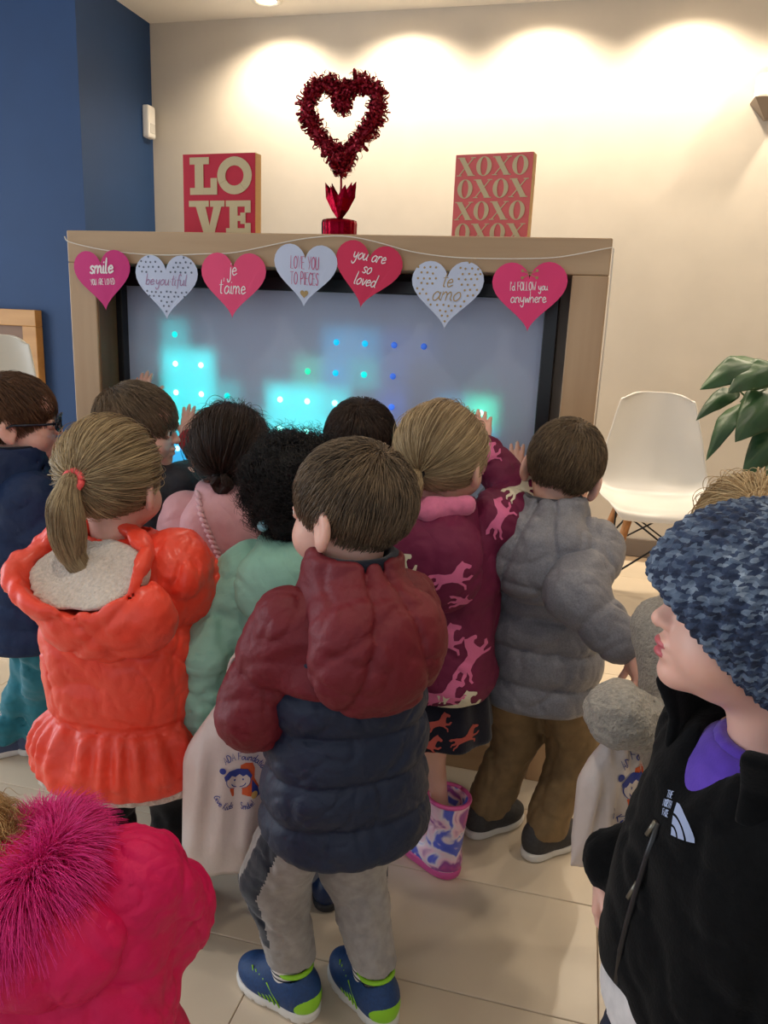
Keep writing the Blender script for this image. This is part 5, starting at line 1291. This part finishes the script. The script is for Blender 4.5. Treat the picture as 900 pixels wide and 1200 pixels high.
for sd in (-1, 1):
    c0 = (sd * .031, .098, .0); ring = [tuple(tow((c0[0] + .024 * math.cos(t), c0[1] - .35 * abs(.024 * math.cos(t)) * (1 if math.cos(t) * sd > 0 else .2), c0[2] + .018 * math.sin(t)), K1.HM)) for t in [2 * PI * i / 24 for i in range(25)]]
    tube('lens_rim', ring, .0028, fr, G_, 6)
    bm = bmesh.new(); f1 = [bm.verts.new(p) for p in ring[:24]]; f2 = [bm.verts.new(Vector(p) + Vector(K1.HM[0] @ _A((0, -.0012, 0)))) for p in ring[:24]]
    bm.faces.new(f1); bm.faces.new(f2[::-1])
    for i in range(24): bm.faces.new((f1[i], f2[i], f2[(i + 1) % 24], f1[(i + 1) % 24]))
    link('lens', bm_mesh('lens', bm), G_, gl)
    tube('temple', [tuple(tow(q, K1.HM)) for q in ((sd * .056, .088, .003), (sd * .076, .066, .003), (sd * .082, .0, .002), (sd * .080, -.025, -.008))], .0030, fr, G_, 6)
tube('bridge', [tuple(tow(q, K1.HM)) for q in ((-.008, .097, .002), (0, .099, .005), (.008, .097, .002))], .0025, fr, G_, 6)
K1.jacket(m_quilt, hem=.375, chest=(.146, .118), waist=(.150, .126), hemr=(.160, .134), seams=(.43, .48, .53, .58, .63, .68), amp=.005, sl=(.070, .064, .048), slseams=(.06, .11, .16, .21, .26), slamp=.005, seed=63, tilt=(.25, .1), neckr=(.074, .066))
K1.pouch(m_quilt, m_navyl, c=(0, -.092, .765), r=(.116, .064, .082), top=.875, ring=(.086, .080), wr=.003, seed=64)
K1.trousers(cotton('teal_jersey', (48, 122, 136)), r=(.064, .052, .046), cuff=.05, wr=.006, wf=40)
m_bl = mat('slate_canvas', (72, 84, 112), .8)
for sd in (-1, 1): K1.sneaker(sd, m_bl, white_rub)

# ---- grey sherpa coat, blonde, behind the knit hat
m_sherpa = mat('grey_sherpa', (176, 170, 160), .95, var=.15, vscale=170, bump=1.0, bscale=210, bdist=.006, sheen=.4, spec=.1)
K10 = Kid('person with blonde hair in a pale grey sherpa coat behind the blue knit hat', (.268, 1.255), -8, .965, head=(0, 0, 0), L=dict(w=(.124, 1.080, .646), pole=(.4, -.1, -1), curl=1.0, thumb=.12, dw=(-.6,-.3,.5)), R=dict(l=(.10, .20, .50)))
K10.body(); K10.cap(tint('hair_fair', (150, 118, 76), (222, 196, 150)), grow=.010); K10.eyes()
K10.tied_hair((.0, -.075, .085), [(.0, -.075, .085), (.0, -.095, .098), (-.004, -.125, .090), (-.006, -.145, .06), (-.006, -.15, .02)], 4500, .0005, tail_w=.022, seed=73, loose=.25)
K10.jacket(m_sherpa, hem=.40, chest=(.138, .114), sl=(.060, .043, .034), seams=(), slseams=(), seed=74, wr=.003, wf=90, neckr=(.074, .066))
a = K10.arm[-1]; u = nrm(a['wr'] - a['el'])
K10.add('sherpa_cuff', [('u', rcone(a['wr'] - u * .05, a['wr'] + a['d'] * .045, .040, .051, wr=.0025, wf=200), 0)], .005, m_sherpa)
K10.trousers(dark_cloth)
for sd in (-1, 1): K10.sneaker(sd, dark_cloth, white_rub)

# ---- black fleece and knit hat
m_blk = mat('black_fleece', (11, 12, 14), .95, var=.2, vscale=120, bump=.4, bscale=260, bdist=.002, sheen=.06, spec=.1); m_purple = cotton('purple_jersey', (92, 62, 178)); m_jean = mat('dark_denim', (34, 42, 62), .85, var=.3, vscale=200, bump=.3, bscale=400)
K11 = Kid('person in a black fleece jacket and marled blue knit hat, facing left', (.218, .800), 113, 1.0, head=(-20, 8, 0), hoff=(.012, .016, .012), shz=.755, up=0,
          L=dict(l=(-.185, .02, .46), pole=(-.5, -1, 0)), R=dict(w=(.088, .915, .530), dw=(-.05, .02, -1), nw=(.9, -.1, 0), curl=.35, pole=(.0, -1, -.6)), feet={-1: dict(a=6), 1: dict(a=-6)})
K11.body(.0033); K11.cap(tint('hair_sandy', (96, 76, 52), (140, 112, 78)), grow=.004, disp=0); K11.eyes()
lipo = [('u', ell((0, .0775, -.0462), (.0185, .0150, .0066), K11.HM), .003), ('u', ell((0, .0752, -.0572), (.0160, .0152, .0068), K11.HM), .003), ('s', rcone((-.020, .0905, -.0517), (.020, .0905, -.0517), .0016, .0016, K11.HM), .002)]
K11.add('lips', lipo, .0018, lip_m)
hatn = bpy.data.materials.new('marled_knit'); hatn.use_nodes = True; nt = hatn.node_tree; tc = nt.nodes.new('ShaderNodeTexCoord')
at = nt.nodes.new('ShaderNodeAttribute'); at.attribute_name = 'stitch'
vf = nt.nodes.new('ShaderNodeVectorMath'); vf.operation = 'FLOOR'; nt.links.new(at.outputs['Vector'], vf.inputs[0])
n1 = nt.nodes.new('ShaderNodeTexWhiteNoise'); n1.noise_dimensions = '3D'; nt.links.new(vf.outputs[0], n1.inputs['Vector'])
n2 = nt.nodes.new('ShaderNodeTexNoise'); n2.inputs['Scale'].default_value = 16; nt.links.new(tc.outputs['Object'], n2.inputs[0])
sepc = nt.nodes.new('ShaderNodeSeparateColor'); nt.links.new(n1.outputs['Color'], sepc.inputs[0])
mm = nt.nodes.new('ShaderNodeMath'); mm.operation = 'MULTIPLY_ADD'; mm.inputs[1].default_value = .55; nt.links.new(sepc.outputs[0], mm.inputs[0])
m3 = nt.nodes.new('ShaderNodeMath'); m3.operation = 'MULTIPLY_ADD'; m3.inputs[1].default_value = .9; m3.inputs[2].default_value = -.20; nt.links.new(n2.outputs['Fac'], m3.inputs[0]); nt.links.new(m3.outputs[0], mm.inputs[2])
r = nt.nodes.new('ShaderNodeValToRGB'); e = r.color_ramp.elements; e[0].position = .20; e[0].color = srgb(26, 34, 54); e[1].position = .95; e[1].color = srgb(150, 164, 180)
q = e.new(.50); q.color = srgb(48, 62, 90); q = e.new(.72); q.color = srgb(92, 108, 130)
nt.links.new(mm.outputs[0], r.inputs[0]); nt.links.new(r.outputs[0], nt.nodes['Principled BSDF'].inputs[0]); nt.nodes['Principled BSDF'].inputs['Roughness'].default_value = .9
n4 = nt.nodes.new('ShaderNodeTexNoise'); n4.inputs['Scale'].default_value = 420; bp = nt.nodes.new('ShaderNodeBump'); bp.inputs['Strength'].default_value = .6; bp.inputs['Distance'].default_value = .002
nt.links.new(tc.outputs['Object'], n4.inputs[0]); nt.links.new(n4.outputs['Fac'], bp.inputs['Height']); nt.links.new(bp.outputs[0], nt.nodes['Principled BSDF'].inputs['Normal'])
HMh = K11.HM
def hat_disp(P):
    p = loc_(P, HMh) - _A((0, -.018, .03)); a = np.arctan2(p[..., 0], p[..., 1]); rr = np.sqrt(p[..., 0] ** 2 + p[..., 1] ** 2)
    el = np.arctan2(p[..., 2], rr)
    k = np.clip(rr / .05, 0, 1)
    col = np.sin(24 * a); row = np.sin(el * 70 + 2.2 * np.abs(col))
    return -(.0042 * np.abs(col) + .0016 * row) * k
hat = K11.add('knit_hat', [('u', ell((0, -.006, .022), (.095, .122, .099), HMh), .02), ('u', ell((0, -.055, .050), (.060, .062, .048), HMh), .05), ('u', ell((0, -.045, .0), (.090, .085, .075), HMh), .03), ('s', ell((0, -.012, .0), (.078, .096, .088), HMh), .004), ('s', plane((0, -.72, 1), (0, .105, .014), HMh), .006)], .0028, hatn, disp=hat_disp)
_hp = np.empty(len(hat.data.vertices) * 3, np.float32); hat.data.vertices.foreach_get('co', _hp); _hp = loc_(_hp.reshape(-1, 3).astype(float), HMh) - _A((0, -.018, .03))
_a = np.arctan2(_hp[:, 0], _hp[:, 1]); _e = np.arctan2(_hp[:, 2], np.hypot(_hp[:, 0], _hp[:, 1])); _rw = np.floor(_e * 27 + .35 * np.abs(np.sin(24 * _a)))
_st = np.stack([_a * 24 / PI * 2.5 + _rw * .43, _rw, np.zeros(len(_a))], 1).astype(np.float32)
_at = hat.data.attributes.new('stitch', 'FLOAT_VECTOR', 'POINT'); _at.data.foreach_set('vector', _st.ravel())
J11 = K11.jacket(m_blk, hem=.475, chest=(.142, .112), waist=(.146, .122), hemr=(.150, .126), seams=(), sl=(.060, .052, .043), slseams=(), seed=81, wr=.004, wf=24, neckr=(.085, .075), collar=.80, res=.005,
                 extra=[('s', rcone((.004, .085, .86), (.008, .140, .700), .086, .020), .008)])
K11.add('shirt', [('u', loft([(.62, 0, .0, .104, .084), (.72, 0, 0, .104, .088), (.765, 0, -.004, .080, .074), (.795, 0, -.006, .062, .058)], rd=.01), 0), ('s', rcone((0, 0, .86), (0, 0, .775), .048, .042), .004)], .005, m_purple)
K11.add('shirt_collar', [('u', rcone((.050 * math.cos(2 * PI * i / 20), -.006 + .048 * math.sin(2 * PI * i / 20), .792), (.050 * math.cos(2 * PI * (i + 1) / 20), -.006 + .048 * math.sin(2 * PI * (i + 1) / 20), .792), .008, .008), .002) for i in range(20)], .004, m_purple)
def wedge(P):
    a = np.arctan2(np.abs(P[..., 0]), P[..., 1] + .005); return (a - .70) * .08
col = K11.add('jacket_collar', [('u', loft([(.752, 0, .004, .098, .092), (.79, 0, .006, .094, .090), (.835, 0, .012, .112, .108)], rd=.008), 0), ('s', loft([(.70, 0, .004, .086, .080), (.79, 0, .006, .082, .078), (.90, 0, .012, .106, .102)], rd=.001), .003), ('s', wedge, .006)], .004, m_blk)
zm = mat('zip_metal', (120, 116, 104), .35, metal=.6); lg = mat('pale_blue_embroidery', (158, 172, 206), .7)
def on_front(x, z, d=.002):
    h = BVH11.ray_cast(Vector((x, .4, z)), Vector((0, -1, 0)), .6); return (h[0] + h[1] * d) if h[0] else Vector((x, .12, z))
BVH11 = BVHTree.FromPolygons([v.co for v in J11.data.vertices], [p.vertices for p in J11.data.polygons])
tube('zipper', [tuple(on_front(.012, z, .0005)) for z in (.50, .54, .58, .62, .66, .70)], .0038, mat('black_zip', (24, 24, 27), .4), K11.root, 6)
for z in (.70, .625): tube('zip_pull', [tuple(on_front(.014, z, .003)), tuple(on_front(.018, z - .02, .005))], .003, zm, K11.root, 6)
# quarter dome emblem of three stripes with short lines of letters beside it
Lg = empty('chest_emblem', (0, 0, 0)); Lg.parent = K11.root; setp(Lg, 'pale blue quarter dome emblem stitched on the chest')
def arcband(r0, r1, n=10): return [(r1 * math.cos(PI / 2 * i / n), r1 * math.sin(PI / 2 * i / n)) for i in range(n + 1)] + [(r0 * math.cos(PI / 2 * i / n), r0 * math.sin(PI / 2 * i / n)) for i in range(n, -1, -1)]
EC = (-.078, .3, .728)
for r0, r1 in ((.001, .26), (.34, .60), (.68, .98)):
    K11.decal(J11, [(x - .0, y - .5) for x, y in arcband(r0, r1)], EC, (.35, 0, 1), (-.35, 1, .05), .030, lg, 'emblem_stripe', parent=Lg, lift=.0015)
for q, txt in enumerate(('THE', 'NORTH', 'FACE')):
    bm = bmesh.new(); n = Vector(nrm((-.35, 1, .05))); u = Vector(nrm((.35, 0, 1))); u = (u - n * u.dot(n)).normalized(); rr = u.cross(n)
    def plc(x, y, lift=0):
        p = Vector(EC) + rr * (x - .0125) + u * (y + .016 - .0085 * q); h = BVH11.ray_cast(p + n * .1, -n, .6); return h[0] + h[1] * .0016 if h[0] else p
    st = write_flat(txt.replace('H', 'I I').replace('I I', 'N') if False else txt, .0030, .0006, 0, .9) if all(c in GL for c in txt) else []
    for s_ in st: ribbon(bm, s_, .0006, plc)
    if st: link('lettering', bm_mesh('lettering', bm), Lg, lg)
    else: bm.free()
K11.add('undershirt_hem', [('u', loft([(.440, 0, .004, .143, .121), (.50, 0, .002, .142, .118)], rd=.006), 0)], .006, cotton('white_jersey', (222, 220, 220)))
K11.trousers(m_jean, r=(.072, .060, .052), cuff=.05, wr=.003)
for sd in (-1, 1): K11.sneaker(sd, dark_cloth, white_rub)

# ---- magenta coat with fur trimmed hood, lower left corner
m_mag = nylon('magenta_nylon', (214, 14, 86), .45, .35, 26); m_fur = hair_mat('magenta_fur', (196, 10, 96), (255, 70, 170))
K12 = Kid('person in a magenta puffer coat with a fluffy fur trimmed hood, lower left corner', (-.500, .625), 24, .745, lean=.04, head=(20, -20, -35), hoff=(-.158, .075, -.128), L=dict(l=(-.12, .20, .52)), R=dict(l=(.11, .20, .50), sh=(.0, 0, .0), pole=(.8, -.5, -.35)))
K12.body(); K12.cap(tint('hair_gold', (140, 104, 62), (206, 170, 116)), grow=.012, disp=.005); K12.eyes()
K12.curls(1800, .055, .009, .0006, seed=83, low=-.06, lift=.35, droop=.8, turns=1.6)
K12.jacket(m_mag, res=.005, hem=.33, chest=(.158, .130), waist=(.165, .140), hemr=(.205, .175), seams=(.42, .56, .68), amp=.010, sl=(.086, .086, .062), slseams=(.10, .21), slamp=.011, seed=85, wr=.006, wf=26, neckr=(.08, .07), tilt=(.25, .1))
K12.hood(m_mag, m_mag, c=(-.02, -.060, .700), r=(.125, .080, .085), rim_c=(-.085, .020, .745), rim=(.100, .095), tilt=(.10, -.50), roll=.022, wr=.006, seed=86, seams=(((.0, -.18, .74), (1, 0, .2), .006), ((.08, -.18, .74), (.8, 0, .6), .006)))
n_ = nrm((-.50, .10, 1)); e1 = nrm(np.cross((0, 1, 0), n_)); e2 = np.cross(n_, e1); rs = np.random.RandomState(9); NF = 14000
t = rs.uniform(0, 2 * PI, NF); ce = _A((-.088, .020, .790)) + e1 * (.100 * np.cos(t))[:, None] + e2 * (.095 * np.sin(t))[:, None]; out_ = e1 * np.cos(t)[:, None] + e2 * np.sin(t)[:, None]
ph = rs.uniform(-2.2, 2.2, NF); dr = out_ * np.cos(ph)[:, None] + n_ * np.sin(ph)[:, None]; p = ce + dr * .018
tg = -e1 * np.sin(t)[:, None] + e2 * np.cos(t)[:, None]
dr2 = dr + .5 * out_ + tg * (.5 * wob(p, 60, 3))[:, None] + rs.normal(size=(NF, 3)) * .28; dr2 /= np.linalg.norm(dr2, axis=1)[:, None]
Lf = rs.uniform(.045, .085, NF); S = []
for j in range(6):
    f = j / 5; S.append(p + dr2 * (Lf * f)[:, None] + _A((0, 0, -.034)) * f * f + tg * (.006 * f * wob(p, 140, 5))[:, None])
bm = bmesh.new(); tube_bm(bm, [tuple(_A((-.088, .020, .790)) + e1 * .100 * math.cos(q) + e2 * .095 * math.sin(q)) for q in [2 * PI * i / 28 for i in range(29)]], .021, 10)
fb = link('fur_trim', bm_mesh('fur_trim', bm, True), K12.root, m_fur)
strands('fur_pile', np.stack(S, 1), .00055, m_fur, fb)
K12.trousers(black_cloth)
for sd in (-1, 1): K12.sneaker(sd, dark_cloth, white_rub)

# ============================================================ carrier bags
plastic = mat('white_bag_plastic', (226, 214, 208), .38, bump=.6, bscale=26, bdist=.006, var=.03, vscale=9, sss=0)
ink_b, ink_o, ink_y = mat('blue_bag_ink', (40, 60, 150), .5), mat('orange_bag_ink', (224, 96, 44), .5), mat('yellow_bag_ink', (226, 190, 110), .5)
def carrier_bag(label, top, yaw, W, H, seed, logo=(0, .5), thick=.035, lean=(0, 0), group='white printed carrier bags'):
    o = empty('carrier_bag', top, math.radians(yaw), label=label, cat='bag', group=group)
    nu, nv = 56, 36
    def pt(phi, v, lift=0.0):
        g = min(1, v / .42); g = g * g * (3 - 2 * g); w = W / 2 * (.20 + .80 * g); t = thick * (.25 + .75 * g) * (1 - max(0, v - .8) / .2 * .93)
        c, s_ = math.cos(phi), math.sin(phi); x = w * math.copysign(abs(c) ** .8, c)
        fold = (.0055 * math.sin(13 * x / W * 2 + seed) * (1 - .6 * v) + .004 * math.sin(23 * x / W + 9 * v + seed)) * (1 - abs(c) ** 4)
        y = t * math.copysign(abs(s_) ** .9, s_) + fold * (1 if s_ < 0 else .6) + (-lift if s_ < 0 else lift)
        z = -H * v + .012 * v * c * math.sin(seed) - .010 * v * v * (1 - c * c)
        return Vector((x + lean[0] * v, y + lean[1] * v, z))
    V = [tuple(pt(2 * PI * a / nu, b / nv)) for b in range(nv + 1) for a in range(nu)]
    F = [(b * nu + a, b * nu + (a + 1) % nu, (b + 1) * nu + (a + 1) % nu, (b + 1) * nu + a) for b in range(nv) for a in range(nu)]
    me = fast_mesh('bag_body', V, F); link('bag_body', me, o, plastic).modifiers.new('thick', 'SOLIDIFY').thickness = .0012
    for sx in (-1, 1):
        bm = bmesh.new(); L = []
        for i in range(13):
            t = i / 12; a = PI * t; x = .030 * math.cos(a) * sx * .5 + sx * .002; z = .055 * math.sin(a) - .012
            L.append((x, sx * .008, z))
        tube_bm(bm, L, .0035, 6); link('handle_loop', bm_mesh('handle_loop', bm, True), o, plastic)
    # printed emblem: smiling face with blue hair on an orange shape, ringed by words
    v0 = logo[1]
    def fr(x, y, lift=.0022):
        v = v0 - y / H; g = min(1, v / .42); g = g * g * (3 - 2 * g); w = W / 2 * (.20 + .80 * g)
        c = max(-.98, min(.98, (x + logo[0]) / w)); c = math.copysign(abs(c) ** (1 / .8), c); phi = 2 * PI - math.acos(c)
        return pt(phi, max(.02, min(.98, v)), lift)
    def shape(ol, m, lift, name='printed_emblem'):
        tri = tessellate_polygon([[Vector((x, y, 0)) for x, y in ol]]); bm = bmesh.new(); vs = [bm.verts.new((x, y, 0)) for x, y in ol]
        for t in tri:
            try: bm.faces.new([vs[i] for i in t])
            except ValueError: pass
        for _ in range(3):
            es = [e for e in bm.edges if e.calc_length() > .007]
            if es: bmesh.ops.subdivide_edges(bm, edges=es, cuts=1); bmesh.ops.triangulate(bm, faces=bm.faces)
        for vv in bm.verts: vv.co = fr(vv.co.x, vv.co.y, lift)
        me = bpy.data.meshes.new(name); bm.to_mesh(me); bm.free(); link(name, me, o, m)
    def circ(cx, cy, rx, ry, n=22): return [(cx + rx * math.cos(2 * PI * i / n), cy + ry * math.sin(2 * PI * i / n)) for i in range(n)]
    shape([(.000, .031), (.010, .036), (.022, .034), (.026, .024), (.026, .006), (.034, -.012), (.030, -.030), (.010, -.026), (-.012, -.028), (-.016, -.012), (-.004, .010)], ink_o, .0016)
    shape(circ(-.001, .004, .0215, .0185), ink_b, .0020); shape(circ(-.001, .0035, .0200, .0170), plastic, .0024)
    shape([(-.024, .006), (-.026, .014), (-.018, .023), (-.004, .026), (.014, .024), (.022, .012), (.020, .006), (.012, .014), (.006, .010), (.000, .015), (-.007, .010), (-.013, .014), (-.018, .008)], ink_b, .0028)
    shape(circ(-.029, .024, .006, .0055, 12), ink_b, .0028); shape([(.022, .004), (.032, -.012), (.036, -.030), (.028, -.034), (.022, -.018)], ink_b, .0028); shape(circ(.027, -.026, .0055, .0075, 12), ink_y, .0032)
    for sx in (-1, 1): shape(circ(-.001 + sx * .0072, .0045, .0016, .0021, 8), ink_b, .0030)
    bm = bmesh.new()
    ribbon(bm, [(-.001 + .0125 * math.cos(a), .001 + .0115 * math.sin(a)) for a in [PI + .25 + (PI - .5) * i / 14 for i in range(15)]], .0008, lambda x, y: fr(x, y, .0031))
    link('printed_smile', bm_mesh('printed_smile', bm), o, ink_b)
    def arc(text, size, R_, a0, sgn, wd):
        x = 0; L = []
        tot = sum(GL[ch][1] for ch in text) * size; bm = bmesh.new()
        for ch in text:
            st, adv = GL[ch]
            for s_ in st:
                cc = [Vector(p) for p in s_] if ch in SHARP else catmull(s_, 3)
                q = []
                for p in cc:
                    s1 = (x + p[0]) * size - tot / 2; rr = R_ + sgn * (p[1] * size - (size if sgn > 0 else -size) * 0); a = a0 - sgn * s1 / R_
                    q.append((rr * math.cos(a), rr * math.sin(a)))
                ribbon(bm, q, wd, lambda x_, y_: fr(x_, y_, .0026))
            x += adv
        link('lettering', bm_mesh('lettering', bm), o, ink_b)
    arc('ADA Foundation', .0062, .043, math.radians(72), 1, .0007)
    arc('Give Kids A Smile!', .0062, .053, math.radians(258), -1, .0007)
    return o
carrier_bag('white plastic bag printed with a smiling blue haired face, hanging before the mint coat', (-.535, 1.150, .590), 22, .180, .385, 1.3, (.010, .47), lean=(-.012, 0))
carrier_bag('white plastic bag hanging by the grey puffer jacket in front of the black fleece', (.096, 1.095, .645), 40, .115, .225, 2.9, (.025, .45), .024)
carrier_bag('white plastic bag mostly hidden between the coral coat and the mint coat', (-.700, 1.435, .600), 10, .14, .30, 4.1, (-.02, .5), .022)
